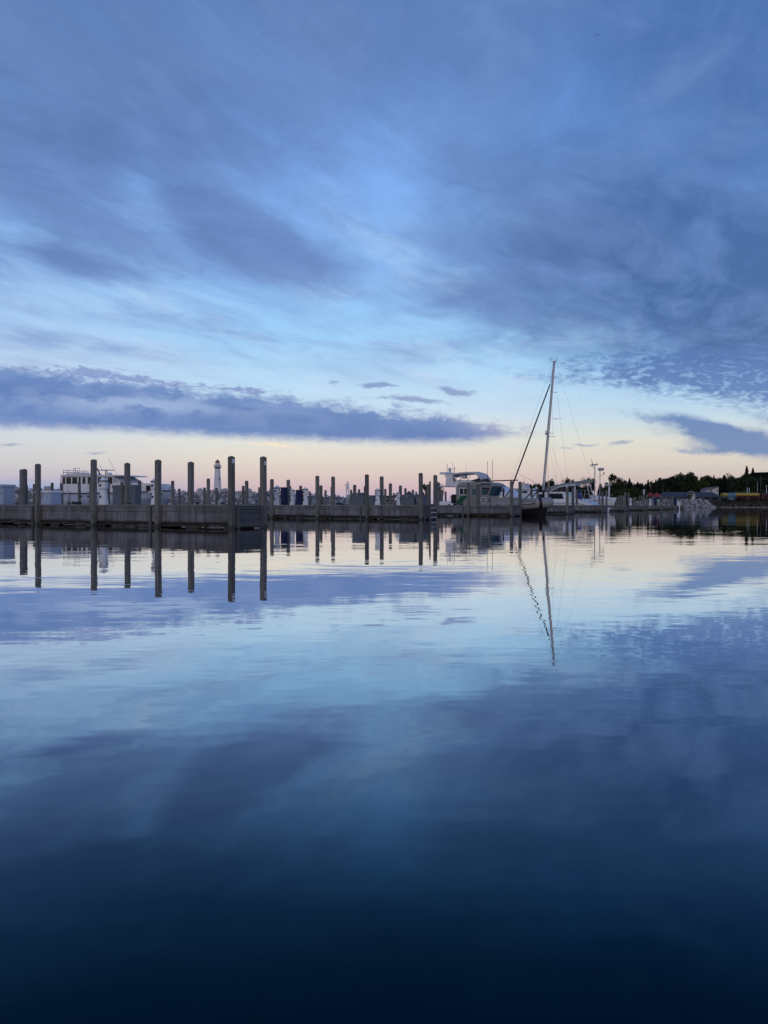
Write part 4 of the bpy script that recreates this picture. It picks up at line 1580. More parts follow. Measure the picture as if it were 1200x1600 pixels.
# ---------------------------------------------------------------- small white cruiser poking out past the sailboat pier
def launch():
    fr = Frame(Vector((ENDS[5][0], ENDS[5][1], 0)) + NRM * 4.0, RZ)
    root = empty('motor_launch', fr.o, fr.ang, 'small white launch with a pole platform right of the sailing yacht stern', 'boat')
    xs, xb = fr.x(880, 0), fr.x(963, 0)
    zt = fr.xz(955, 777.5, 0)[1]
    secs = hull_mesh(xs, xb, 2.9, lambda s: zt * (0.80 + 0.20 * s), rake=0.7, full=0.72, stern=0.85)
    hull_part('hull', GEL, root, secs)
    m = MB()
    m.tube([(p[0][0], p[0][1] - 0.01, p[0][2] * 0.86) for p in secs[2:-1]], 0.04, 6)
    m.build('hull_stripe', pmat('blue_stripe', (0.05, 0.08, 0.25), 0.4), root)
    m = MB()
    m.loft([[(fr.xz(a, b, 0)[0], yy * w, fr.xz(a, b, 0)[1]) for yy in (-1, 1)] + [(fr.xz(a, b, 0)[0], yy * w, fr.xz(a, b, 0)[1] - 0.5) for yy in (1, -1)] for a, b, w in ((925, 774, 0.9), (948, 776, 0.8), (958, 778.5, 0.35))], closed=True)
    m.build('foredeck', GEL2, root)
    def rod(nm, pts, r, mat=GEL):
        m = MB()
        m.tube([(fr.xz(a, b, 0)[0], 0, fr.xz(a, b, 0)[1]) for a, b in pts], r, 8)
        m.build(nm, mat, root)
    rod('pole', [(951.6, 778), (951.8, 758)], 0.12)
    x0, z0 = fr.xz(944.5, 758.4, 0)
    x1, z1 = fr.xz(955, 753.6, 0)
    m = MB()
    m.box(x0, x1, -0.45, 0.45, z0, z0 + 0.10)
    m.build('platform', GEL, root)
    m = MB()
    m.box(x0 + 0.03, x1 - 0.25, -0.40, 0.40, z1 - 0.12, z1)
    m.build('radar_scanner', GEL, root)
    m = MB()
    m.box(x0 + 0.15, x0 + 0.55, -0.25, 0.25, z0 + 0.102, z1 - 0.122)
    m.build('scanner_base', BLK, root)
    rod('bow_rail', [(946, 776.5), (946, 772.5), (957.5, 773.5), (957.5, 778)], 0.025, STEEL)


launch()


# ---------------------------------------------------------------- little white dinghy nosing out behind the sailboat pier
def dinghy():
    fr = Frame(Vector((ENDS[4][0], ENDS[4][1], 0)) + NRM * 2.6, RZ)
    root = empty('dinghy', fr.o, fr.ang, 'little white dinghy, its bow showing past the sailboat pier end post', 'dinghy')
    xs, xb = fr.x(926, 0), fr.x(954, 0)
    hull_part('hull', GEL2, root, hull_mesh(xs, xb, 1.25, lambda s: 0.50 + 0.12 * s * s, rake=0.35, full=0.45, stern=0.85, draft=-0.2))
    m = MB()
    m.box(xs + 0.5, xs + 0.75, -0.5, 0.5, 0.625, 0.65)
    m.build('thwart', W_DECK, root)
    m = MB()
    m.box(xs - 0.30, xs - 0.02, -0.12, 0.12, 0.35, 0.85, 0.05)
    m.build('outboard_motor', BLK, root)


dinghy()
# ------------------------------------------------------------------ breakwater of pale boulders
ROCK = pmat('pale_limestone', (0.34, 0.345, 0.37), 0.85, var=0.4, scale=1.6, bump=0.6)
ROCKW = pmat('bleached_limestone', (0.29, 0.295, 0.315), 0.85, var=0.3, scale=1.2, bump=0.6)
ROCKD = pmat('brown_shore_stone', (0.055, 0.052, 0.048), 0.9, var=0.7, scale=0.8, bump=0.6)
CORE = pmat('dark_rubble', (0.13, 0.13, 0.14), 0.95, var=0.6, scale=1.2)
SOIL = pmat('dark_shore_turf', (0.022, 0.027, 0.018), 1.0, var=0.6, scale=0.15, spec=0.0)
BEACH = pmat('pale_waterline_shingle', (0.24, 0.235, 0.23), 0.9, var=0.4, scale=0.6)
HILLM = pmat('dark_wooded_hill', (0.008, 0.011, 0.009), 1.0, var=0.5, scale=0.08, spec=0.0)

B_ME = []
for k in range(8):
    rnd = random.Random(100 + k)
    mm = MB()
    mm.merge(boulder_bm(50 + k, 1.0, rnd.uniform(0.7, 1.0), rnd.uniform(0.55, 0.85), 2))
    B_ME.append(mm.mesh('boulder', ROCK))


def bw_line(px):
    pts = [(-60, 150, 762.5), (20, 150, 762.5), (70, 150, 761.5), (130, 150, 764), (230, 150, 765.5), (400, 154, 766.5), (450, 168, 769.5), (520, 195, 773.2), (566, 215, 776), (590, 225, 780)]
    for (a, Y0, p0), (b, Y1, p1) in zip(pts, pts[1:]):
        if a <= px <= b:
            f = (px - a) / (b - a)
            Y = Y0 + (Y1 - Y0) * f
            return Vector(((px - 600) / F * Y, Y, 0)), EYE + (790 - (p0 + (p1 - p0) * f)) / F * Y


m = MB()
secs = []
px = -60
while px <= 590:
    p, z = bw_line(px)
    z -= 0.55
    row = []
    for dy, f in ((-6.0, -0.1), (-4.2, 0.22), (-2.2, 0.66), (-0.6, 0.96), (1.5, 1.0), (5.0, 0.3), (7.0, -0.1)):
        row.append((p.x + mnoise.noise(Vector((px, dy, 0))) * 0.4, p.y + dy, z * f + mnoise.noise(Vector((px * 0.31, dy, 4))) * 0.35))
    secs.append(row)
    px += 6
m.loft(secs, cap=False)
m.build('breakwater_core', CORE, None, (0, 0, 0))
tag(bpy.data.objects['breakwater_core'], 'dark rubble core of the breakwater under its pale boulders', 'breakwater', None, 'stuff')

# the boulders that show, one by one
rnd = random.Random(5)
lo = [(f, dy) for f, dy in ((0.98, -0.3), (0.80, -1.2), (0.60, -2.2), (0.40, -3.2))]
cnt = 0
infill = MB()
for row, (f, dy) in enumerate(lo):
    px = -8 + row * 4
    while px < 572:
        p, z = bw_line(px)
        r = rnd.uniform(0.55, 1.05) * (1.0 if px < 450 else 1.15)
        q = Vector((p.x, p.y + dy + rnd.uniform(-.5, .5), max(0.25, z * f - r * 0.55 + rnd.uniform(-0.4, 0.35))))
        # skip what the boats and lockers wholly hide
        hidden = (92 < px < 240 and row >= 0) or (row == 3 and rnd.random() < 0.5)
        rot = (rnd.uniform(0, 6.3), rnd.uniform(-0.5, 0.5), rnd.uniform(0, 6.3))
        if not hidden and cnt < 265:
            o = bpy.data.objects.new('breakwater_boulder', rnd.choice(B_ME))
            COL.objects.link(o)
            o.location = q
            o.rotation_euler = rot
            o.scale = (r, r, r)
            tag(o, 'pale angular boulder in the long breakwater heap behind the piers', 'boulder', 'boulders of the long breakwater')
            cnt += 1
        else:
            mt = Matrix.Translation(q) @ Matrix.Rotation(rot[2], 4, 'Z') @ Matrix.Diagonal((r, r, r, 1))
            infill.merge(boulder_bm(int(px) + row, 1, 0.9, 0.7, 1), mt)
        px += (r * 1.45) * F / p.y
    # small stones wedged between
    for k in range(70):
        px = rnd.uniform(0, 570)
        p, z = bw_line(px)
        r = rnd.uniform(0.15, 0.32)
        infill.merge(boulder_bm(k, 1, 1, 0.8, 1), Matrix.Translation((p.x, p.y + dy - 0.35, max(0.1, z * f - 0.2))) @ Matrix.Diagonal((r, r, r, 1)))
tag(infill.build('wedged_stones', ROCK, None, (0, 0, 0)), 'small stones wedged between the breakwater boulders', 'stones', None, 'stuff')


# ------------------------------------------------------------------ lighthouse beyond the breakwater
def lighthouse():
    Y = 255.0
    p = px_at(340, 790, Y)
    o = empty('lighthouse', (p.x, p.y, 0), R(6), 'small white lighthouse with a red roof rising behind the breakwater', 'lighthouse')
    RED = pmat('brick_red_roof', (0.17, 0.035, 0.03), 0.6, var=0.15)
    PALE = pmat('white_lighthouse_paint', (0.62, 0.65, 0.72), 0.6, var=0.06)
    def z(py): return EYE + (790 - py) / F * Y
    def w(px): return px / F * Y / 2
    m = MB()
    m.lathe([(3.2, -1), (3.2, 2.4), (2.9, 2.6)], 16)
    m.build('foundation', CORE, o)
    m = MB()
    m.lathe([(w(13.5), 2.61), (w(12.4), z(767)), (w(8.6), z(732.4))], 8, rot=R(22.5), smooth=False)
    m.build('tower', PALE, o)
    m = MB()
    m.lathe([(w(8.0), z(732.3)), (w(11.0), z(731.0)), (w(11.2), z(730.4))], 8, rot=R(22.5), smooth=False)
    m.build('gallery_floor', DARKM, o)
    m = MB()
    for k in range(8):
        a0, a1 = R(22.5 + 45 * k), R(67.5 + 45 * k)
        r = w(11.6)
        A, B = Vector((r * math.cos(a0), r * math.sin(a0), 0)), Vector((r * math.cos(a1), r * math.sin(a1), 0))
        for py in (726.4, 728.2):
            m.tube([A + Vector((0, 0, z(py))), B + Vector((0, 0, z(py)))], 0.06, 5)
        for f in (0, 0.25, 0.5, 0.75):
            c = A.lerp(B, f)
            m.tube([c + Vector((0, 0, z(730.4))), c + Vector((0, 0, z(726.4)))], 0.045, 5)
    m.build('gallery_rail', PALE, o)
    m = MB()
    m.lathe([(w(6.6), z(730.38)), (w(6.6), z(726.6))], 8, rot=R(22.5), smooth=False)
    m.build('lantern_base', PALE, o)
    m = MB()
    for k in range(8):
        a0 = R(22.5 + 45 * k)
        r = w(6.4)
        m.tube([(r * math.cos(a0), r * math.sin(a0), z(726.6)), (r * math.cos(a0), r * math.sin(a0), z(722.6))], 0.09, 5)
    m.build('lantern_frame', PALE, o)
    m = MB()
    m.lathe([(0.22, z(726.59)), (0.3, z(725.5)), (0.25, z(724)), (0.1, z(723.4))], 10)
    m.build('lamp', GEL, o)
    m = MB()
    m.lathe([(w(8.8), z(722.8)), (w(8.6), z(722.4)), (w(4.6), z(719.9)), (w(1.2), z(718.6)), (w(1.0), z(717.9)), (0.03, z(717.2))], 8, rot=R(22.5), smooth=False)
    m.build('roof', RED, o)
    m = MB()
    m.box(w(7), w(9.2), -1.55, -1.18, z(750.5), z(746.2))
    m.build('window', GLASS, o)


lighthouse()


def beacon():
    Y = 205.0
    p = px_at(543, 790, Y)
    o = empty('harbour_beacon', (p.x, p.y, 0), 0, 'thin harbour beacon tower with white panel behind the mid-pier posts', 'beacon')
    def z(py): return EYE + (790 - py) / F * Y
    m = MB()
    for sx, sy in ((-1, -1), (1, -1), (1, 1), (-1, 1)):
        m.tube([(sx * 0.42, sy * 0.42, -0.5), (sx * 0.25, sy * 0.25, z(757))], 0.07, 5)
    m.build('tower_frame', STEEL, o)
    m = MB()
    m.box(-0.42, 0.42, -0.42, 0.42, z(766), z(758))
    m.build('white_panel', WHITE, o)
    m = MB()
    m.lathe([(0.3, z(757)), (0.3, z(755.6)), (0.08, z(755.2)), (0.08, z(753.2))], 10)
    m.build('lantern', WHITE, o)
    m = MB()
    m.tube([(0, 0, z(753.2)), (0, 0, z(751.6))], 0.05, 5)
    m.tube([(-0.25, 0, z(754)), (0.42, 0, z(753.4))], 0.07, 5)
    m.build('vane', DARKM, o)
    m = MB()
    m.tube([(0, 0, z(757.5)), (-0.85, 0, z(757.2)), (-0.95, 0, z(758.4))], 0.06, 5)
    m.build('arm', WHITE, o)


beacon()

# ------------------------------------------------------------------ far shore
def shore_strip(name, prof, mat, depth, label, cat=None, back=None):
    """prof: (px, Y of the waterline, top height); a bank that rises from the water and runs back"""
    m = MB()
    secs = []
    for a, b in zip(prof, prof[1:]):
        n = max(2, int(abs(b[0] - a[0]) / 6))
        for k in range(n):
            f = k / n
            px, Y, h = (a[q] + (b[q] - a[q]) * f for q in range(3))
            x = (px - 600) / F * Y
            row = []
            for fr, zz in ((0, -0.3), (0.02, 0.15), (0.06, 0.45), (0.12, 0.8), (0.2, 0.97), (0.4, 1.0), (1.0, 1.05)):
                dx = x / Y
                row.append((x + dx * depth * fr, Y + depth * fr + mnoise.noise(Vector((px * 0.21, fr * 9, 2))) * 1.2, h * zz + (mnoise.noise(Vector((px * 0.33, fr * 20, 7))) * 0.12 * h if zz > 0 else 0)))
            secs.append(row)
    m.loft(secs, cap=False)
    o = m.build(name, mat, None, (0, 0, 0))
    return tag(o, label, cat, None, 'structure')


shore_strip('far_shore', [(540, 470, 1.6), (700, 450, 2.0), (830, 420, 2.4), (960, 395, 2.8), (1040, 385, 3.2), (1110, 372, 4.2), (1150, 366, 4.6), (1220, 360, 4.8), (1420, 350, 5.0)], SOIL, 120.0,
            'low dark far shore under the trees', 'shore')
m = MB()
secs = []
for px, h in ((1085, 2), (1120, 9), (1150, 17), (1166, 21.5), (1175, 23.3), (1200, 23.6), (1260, 24), (1400, 22)):
    Y = 520.0
    x = (px - 600) / F * Y
    secs.append([(x, Y - 30, 2), (x, Y - 12, h * 0.72), (x, Y, h), (x * 1.1, Y + 60, h * 1.02), (x * 1.2, Y + 130, h * 0.8)])
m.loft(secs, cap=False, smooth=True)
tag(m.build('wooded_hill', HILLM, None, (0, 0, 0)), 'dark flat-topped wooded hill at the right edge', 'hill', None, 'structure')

# brown stones along the bank and the pale line at the water
rnd = random.Random(9)
m = MB()
for k in range(420):
    px = rnd.uniform(1085, 1225)
    Y = 372 - (px - 1085) * 0.07
    r = rnd.uniform(0.35, 1.1)
    f = rnd.random()
    m.merge(boulder_bm(k % 23, 1, 0.9, 0.7, 1), Matrix.Translation(((px - 600) / F * Y, Y - 1.5 + f * 9, 0.2 + f * 3.2)) @ Matrix.Rotation(rnd.uniform(0, 6), 4, 'Z') @ Matrix.Diagonal((r, r, r, 1)))
tag(m.build('bank_stones', ROCKD, None, (0, 0, 0)), 'brown stones covering the far bank', 'stones', None, 'stuff')
m = MB()
for k in range(260):
    px = rnd.uniform(960, 1225)
    Y = 394 - (px - 960) * 0.14 - 3
    r = rnd.uniform(0.2, 0.55)
    m.merge(boulder_bm(k % 23, 1.6, 0.9, 0.5, 1), Matrix.Translation(((px - 600) / F * Y, Y, 0.12)) @ Matrix.Diagonal((r, r, r, 1)))
tag(m.build('waterline_shingle', BEACH, None, (0, 0, 0)), 'pale shingle along the far waterline', 'shingle', None, 'stuff')

# pale boulder pile where the farthest pier ends
BP_ME = []
for k in range(5):
    mm = MB()
    mm.merge(boulder_bm(300 + k, 1.0, 0.85, 0.62, 2))
    BP_ME.append(mm.mesh('pile_boulder', ROCKW))
tops = [(994, 782.5), (1010, 780.5), (1040, 780.2), (1066, 780), (1080, 779.2), (1096, 779), (1104, 781), (1113, 788)]
def top_at(px):
    for (a, p0), (b, p1) in zip(tops, tops[1:]):
        if a <= px <= b:
            return p0 + (p1 - p0) * (px - a) / (b - a)
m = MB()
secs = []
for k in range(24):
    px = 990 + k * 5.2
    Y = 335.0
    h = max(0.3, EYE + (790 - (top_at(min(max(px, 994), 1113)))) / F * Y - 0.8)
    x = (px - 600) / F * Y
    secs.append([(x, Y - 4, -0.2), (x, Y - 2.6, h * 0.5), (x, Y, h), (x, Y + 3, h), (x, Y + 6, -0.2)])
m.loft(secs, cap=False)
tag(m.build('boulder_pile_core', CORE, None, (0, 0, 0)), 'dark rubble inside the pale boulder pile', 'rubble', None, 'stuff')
for row, f in enumerate((0.97, 0.74, 0.5, 0.26)):
    px = 995 + row * 2
    while px < 1113:
        Y = 335.0
        r = rnd.uniform(0.6, 1.5)
        zt = EYE + (790 - top_at(px)) / F * Y
        o = bpy.data.objects.new('pile_boulder', rnd.choice(BP_ME))
        COL.objects.link(o)
        o.location = ((px - 600) / F * Y, Y - 0.4 - row * 1.1 + rnd.uniform(-.4, .4), max(0.2, zt * f - r * 0.55 + rnd.uniform(-.5, .3) * (row > 0)))
        o.rotation_euler = (rnd.uniform(-.5, .5), rnd.uniform(-.5, .5), rnd.uniform(0, 6.3))
        o.scale = (r, r, r)
        tag(o, 'bleached boulder in the pale pile beyond the farthest pier', 'boulder', 'boulders of the pale pile on the right')
        px += r * rnd.uniform(1.3, 2.0) * F / Y


# ------------------------------------------------------------------ buildings on the far shore
WALLW = pmat('white_clapboard', (0.50, 0.52, 0.57), 0.7, var=0.06)
WALLG = pmat('grey_wall', (0.10, 0.105, 0.115), 0.8, var=0.1)
ROOFS = pmat('slate_blue_roof', (0.045, 0.05, 0.072), 0.8, var=0.15)
ROOFG = pmat('grey_shingle', (0.13, 0.135, 0.15), 0.85, var=0.15)
YEL = pmat('yellow_canopy', (0.33, 0.25, 0.04), 0.7, var=0.1)
CYAN = pmat('light_blue_canopy', (0.08, 0.17, 0.24), 0.7, var=0.12)
MARO = pmat('maroon_canopy', (0.05, 0.012, 0.018), 0.7, var=0.15)
REDT = pmat('red_tent', (0.26, 0.035, 0.05), 0.8, var=0.12)


def house(name, px0, px1, py_eave, py_ridge, Y, depth, zb, wall, roof, label, cat, hip=0.15, wins=()):
    x0, x1 = (px0 - 600) / F * Y, (px1 - 600) / F * Y
    ze, zr = EYE + (790 - py_eave) / F * Y, EYE + (790 - py_ridge) / F * Y
    xc, w = (x0 + x1) / 2, (x1 - x0) / 2
    o = empty(name, (xc, Y, zb), 0, label, cat)
    ze -= zb
    zr -= zb
    m = MB()
    m.box(-w, w, 0, depth, -2.0, ze)
    m.build('wall', wall, o)
    m = MB()
    e = 0.5
    h = hip * w * 2
    m.loft([[(-w - e, -e, ze + 0.01), (w + e, -e, ze + 0.01)], [(-w - e + h, depth / 2, zr), (w + e - h, depth / 2, zr)], [(-w - e, depth + e, ze + 0.01), (w + e, depth + e, ze + 0.01)]], smooth=False, cap=False)
    m.face([(-w - e, -e, ze + 0.01), (-w - e + h, depth / 2, zr), (-w - e, depth + e, ze + 0.01)])
    m.face([(w + e, -e, ze + 0.01), (w + e - h, depth / 2, zr), (w + e, depth + e, ze + 0.01)])
    m.build('roof', roof, o)
    for a, b, c, d in wins:
        m = MB()
        m.box((a - 600) / F * Y - xc, (b - 600) / F * Y - xc, -0.06, 0.02, EYE + (790 - d) / F * Y - zb, EYE + (790 - c) / F * Y - zb)
        m.build('window', GLASS, o)
    return o


house('long_shed', 1037, 1127, 777, 768.5, 388, 12, 3.3, WALLG, ROOFS, 'long low building with a slate blue hipped roof below the trees', 'building', 0.09, [(1050, 1056, 778, 780), (1064, 1070, 778, 780), (1084, 1092, 778, 780), (1100, 1108, 778, 780)])
house('porch_gable', 1077, 1086, 771.5, 767, 384, 3.0, 3.3, WALLW, ROOFG, 'little pale gable jutting from the slate blue roof', 'building', 0.42)


def white_house():
    Y = 402.0
    o = empty('white_house', ((1113 - 600) / F * Y, Y, 4.5), 0, 'white clapboard house with a steep lopsided grey roof', 'house')
    def q(px, py): return ((px - 1113) / F * Y, EYE + (790 - py) / F * Y - 4.5)
    m = MB()
    m.prism([q(1103.2, 778), q(1103.2, 765.6), q(1122.6, 761.2), q(1122.6, 778)], 0, 7)
    m.build('wall', WALLW, o)
    m = MB()
    m.prism([q(1102.4, 765.6), q(1107.8, 762.2), q(1123.2, 760.2), q(1123.2, 761.0), q(1116, 763.2), q(1111.5, 765.0), q(1102.6, 766.1)], -0.35, 7.35)
    m.build('roof', ROOFG, o)
    for a, b, c, d in ((1109.5, 1112.0, 765.8, 767.8), (1120.2, 1121.6, 765.5, 768.5), (1105.5, 1107, 767.0, 768.6)):
        m = MB()
        (x0, z1), (x1, z0) = q(a, c), q(b, d)
        m.box(x0, x1, -0.05, 0.02, z0, z1)
        m.build('window', GLASS, o)


white_house()
house('dark_cottage', 633, 646, 776, 767.3, 520, 9, 1.5, WALLG, ROOFS, 'dark cottage with a peaked gable on the far shore in the middle', 'house', 0.46, [(638, 640, 777, 779)])
house('boathouse', 570, 632, 785.5, 783.8, 445, 6, 0.5, pmat('pale_concrete', (0.2, 0.2, 0.22), 0.8), ROOFG, 'long low pale seawall building seen between the ladder pier posts', 'building', 0.02, [(585, 590, 786, 787.5), (606, 609, 786, 787.5)])


def canopy(px0, px1, py0, py1, Y, mat, label, cat, skirt=None, group=None):
    """a long striped awning on posts"""
    x0, x1 = (px0 - 600) / F * Y, (px1 - 600) / F * Y
    z0, z1 = EYE + (790 - py1) / F * Y, EYE + (790 - py0) / F * Y
    zb = 4.2
    o = empty('market_awning', ((x0 + x1) / 2, Y, zb), 0, label, cat, group)
    w = (x1 - x0) / 2
    m = MB()
    secs = [[(sx, -1.9, z0 - zb), (sx, -1.7, z1 - zb - 0.15), (sx, 0, z1 - zb + 0.25), (sx, 1.7, z1 - zb - 0.15), (sx, 1.9, z0 - zb)] for sx in (-w, -w / 3, w / 3, w)]
    m.loft(secs, cap=True, smooth=False)
    m.build('canopy', mat, o)
    n = max(2, int(w / 2) + 1)
    for k in range(n):
        m = MB()
        xx = -w + 0.2 + (2 * w - 0.4) * k / (n - 1)
        m.tube([(xx, -1.6, -0.5), (xx, -1.6, z0 - zb)], 0.06, 6)
        m.build('post', STEEL, o)
    m = MB()
    m.box(-w + 0.1, w - 0.1, -1.2, 1.2, -0.5, z0 - zb - 0.03)
    m.build('stall', skirt or WALLG, o)


GA = 'coloured awnings on the far shore'
canopy(1128, 1135, 771, 774.4, 372, YEL, 'short yellow awning left of the light blue one', 'awning', None, GA)
canopy(1135.3, 1147, 770.8, 775, 372, CYAN, 'light blue awning between the two yellow ones', 'awning', CYAN, GA)
canopy(1147.3, 1184, 770.8, 774.2, 372, YEL, 'long yellow awning with a maroon side on the far bank', 'awning', MARO, GA)
canopy(1188, 1216, 771.5, 774.6, 370, MARO, 'maroon awning at the right edge of the picture', 'awning', MARO, GA)


def tent(px, py_top, py_eave, hw, Y, label):
    c = px_at(px, 790, Y)
    zb = 3.0
    o = empty('red_tent', (c.x, Y, zb), R(12), label, 'tent', 'red canopy tents on the far shore')
    w = hw / F * Y
    ze, zt = EYE + (790 - py_eave) / F * Y - zb, EYE + (790 - py_top) / F * Y - zb
    m = MB()
    m.lathe([(w * 1.25, ze - 0.5), (w * 1.25, ze), (w * 0.55, ze + (zt - ze) * 0.5), (0.1, zt)], 4, rot=R(45), smooth=False)
    m.build('canopy', REDT, o)
    for sx in (-1, 1):
        for sy in (-1, 1):
            m = MB()
            m.tube([(sx * w * 0.8, sy * w * 0.8, -1), (sx * w * 0.8, sy * w * 0.8, ze)], 0.06, 6)
            m.build('leg', STEEL, o)


tent(1016, 768.8, 773.5, 4.5, 352, 'faded red canopy tent, the left and farther of the pair')
tent(1026, 769.8, 774.5, 5.5, 346, 'red canopy tent, the right and nearer of the pair')


def pole(px, py0, py1, Y, r, mat, label, arm=False, name='utility_pole', cat='pole'):
    c = px_at(px, py1, Y)
    zt = EYE + (790 - py0) / F * Y
    o = empty(name, (c.x, Y, c.z - 2), 0, label, cat)
    m = MB()
    m.tube([(0, 0, 0), (0, 0, zt - c.z + 2)], r, 6, r * 0.75)
    m.build('shaft', mat, o)
    m = MB()
    h = zt - c.z + 2
    if arm:
        m.tube([(-1.1, 0, h - 1.2), (1.1, 0, h - 1.2)], 0.1, 5)
        m.build('crossarm', mat, o)
    else:
        m.lathe([(r * 1.5, h), (r * 1.6, h + 0.3), (r * 0.4, h + 0.5)], 8)
        m.build('cap', mat, o)


PW_ = pmat('dull_pole_timber', (0.07, 0.065, 0.06), 0.9)
pole(1188.5, 744, 771, 384, 0.22, PW_, 'tall dark utility pole near the right edge', True)
pole(1183.3, 755, 770, 380, 0.15, STEEL, 'slim grey pole left of the tall utility pole')
pole(1197.5, 760, 772, 378, 0.15, WHITE, 'short pale pole above the maroon awning')
pole(1167.5, 763.5, 772, 379, 0.13, WHITE, 'left one of two short white poles behind the yellow awning')
pole(1170.6, 764, 772, 379, 0.13, WHITE, 'right one of two short white poles behind the yellow awning')
pole(1006, 767, 778, 350, 0.35, WHITE, 'stubby pale post left of the red canopies')
pole(1035.5, 758, 776, 380, 0.12, PW_, 'thin dark pole right of the red canopies')


# ------------------------------------------------------------------ trees
def leafmat(name, c0, c1):
    def f(t, c, tc, v, n, oi):
        geo = t.node('ShaderNodeNewGeometry')
        k = t.mapr(t.noise(tc.outputs['Object'], 0.5, 3, 0.6), 0.3, 0.7)
        c = t.mix(k, c0, c1)
        return t.vm('SCALE', c, scale=t.mapr(oi.outputs['Random'], 0, 1, 0.75, 1.25, smooth=False))
    return pmat(name, c0, 0.8, var=0.3, scale=1.0, spec=0.15, build=f)


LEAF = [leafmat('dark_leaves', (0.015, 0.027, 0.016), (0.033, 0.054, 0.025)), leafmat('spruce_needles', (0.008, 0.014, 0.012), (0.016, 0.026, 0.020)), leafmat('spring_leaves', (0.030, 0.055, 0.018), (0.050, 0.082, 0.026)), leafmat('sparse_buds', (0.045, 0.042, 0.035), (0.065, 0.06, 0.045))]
BARK = pmat('dark_bark', (0.03, 0.027, 0.025), 0.95)


def leaf(m, p, s, rnd):
    a = Vector((rnd.gauss(0, 1), rnd.gauss(0, 1), rnd.gauss(0, 1))).normalized()
    b = a.orthogonal().normalized()
    c = a.cross(b)
    th = rnd.uniform(0, 6.28)
    b, c = b * math.cos(th) + c * math.sin(th), c * math.cos(th) - b * math.sin(th)
    m.face([p - b * s, p - c * s * 0.6, p + b * s, p + c * s * 0.6])


def decid_meshes(seed, mat, n=2000, sparse=False):
    """unit tree: height 1, crown about 0.7 wide"""
    rnd = random.Random(seed)
    m = MB()
    tr = MB()
    tr.tube([(0, 0, -0.1), (0.01, 0, 0.25), (-0.01, 0.01, 0.5), (0.0, 0, 0.8)], 0.024, 6, 0.006)
    clumps = []
    for k in range(26):
        a = rnd.uniform(0, 6.28)
        hh = rnd.uniform(0.14, 0.93)
        rr = 0.34 * math.sin(math.pi * min(1, max(0.08, (hh - 0.12) / 0.95))) ** 0.7 * rnd.uniform(0.35, 1.0)
        c = Vector((rr * math.cos(a), rr * math.sin(a), hh))
        clumps.append((c, rnd.uniform(0.09, 0.17)))
        tr.tube([(0, 0, hh * 0.55), c * 0.6 + Vector((0, 0, hh * 0.3)), c], 0.009, 4, 0.002)
    for c, r in clumps:
        for q in range(n // 26):
            d = Vector((rnd.gauss(0, 1), rnd.gauss(0, 1), rnd.gauss(0, 0.75)))
            d = d.normalized() * r * rnd.random() ** 0.4
            leaf(m, c + d, rnd.uniform(0.022, 0.048) * (0.5 if sparse else 1), rnd)
    return tr.mesh('trunk', BARK), m.mesh('crown', mat)


def spruce_meshes(seed, mat):
    rnd = random.Random(seed)
    m = MB()
    tr = MB()
    tr.tube([(0, 0, -0.1), (0, 0, 0.97)], 0.02, 6, 0.003)
    z = 0.10
    while z < 0.99:
        w = 0.26 * (1 - z) ** 0.75 + 0.015
        for k in range(13):
            a = rnd.uniform(0, 6.28)
            L = w * rnd.uniform(0.55, 1.1)
            for q in range(7):
                f = (q + rnd.random()) / 7
                p = Vector((L * f * math.cos(a), L * f * math.sin(a), z - 0.06 * f * f + 0.02 * f + rnd.uniform(-.006, .006)))
                leaf(m, p, rnd.uniform(0.018, 0.036), rnd)
        z += 0.042 * (1.15 - z * 0.6)
    return tr.mesh('trunk', BARK), m.mesh('crown', mat)


TREES = {'round': [decid_meshes(k, LEAF[0]) for k in range(4)], 'green': [decid_meshes(20 + k, LEAF[2]) for k in range(2)], 'bare': [decid_meshes(30 + k, LEAF[3], 1100, True) for k in range(2)], 'spruce': [spruce_meshes(k, LEAF[1]) for k in range(3)]}


def tree(kind, px, py, hw, Y, zb, label, group):
    tm, cm = random.choice(TREES[kind])
    zt = EYE + (790 - py) / F * Y
    h = zt - zb
    base = {'spruce': 0.24, 'round': 0.38, 'green': 0.38, 'bare': 0.36}[kind]
    w = hw / F * Y / base
    o = empty({'spruce': 'spruce_tree', 'bare': 'bare_tree'}.get(kind, 'leafy_tree'), ((px - 600) / F * Y, Y, zb), random.uniform(0, 6.28), label, 'tree', group)
    o.scale = (w, w, h)
    for nm, me in (('trunk', tm), ('crown', cm)):
        c = bpy.data.objects.new(nm, me)
        COL.objects.link(c)
        link_child(c, o)
    return o


GT = 'trees along the far shore'
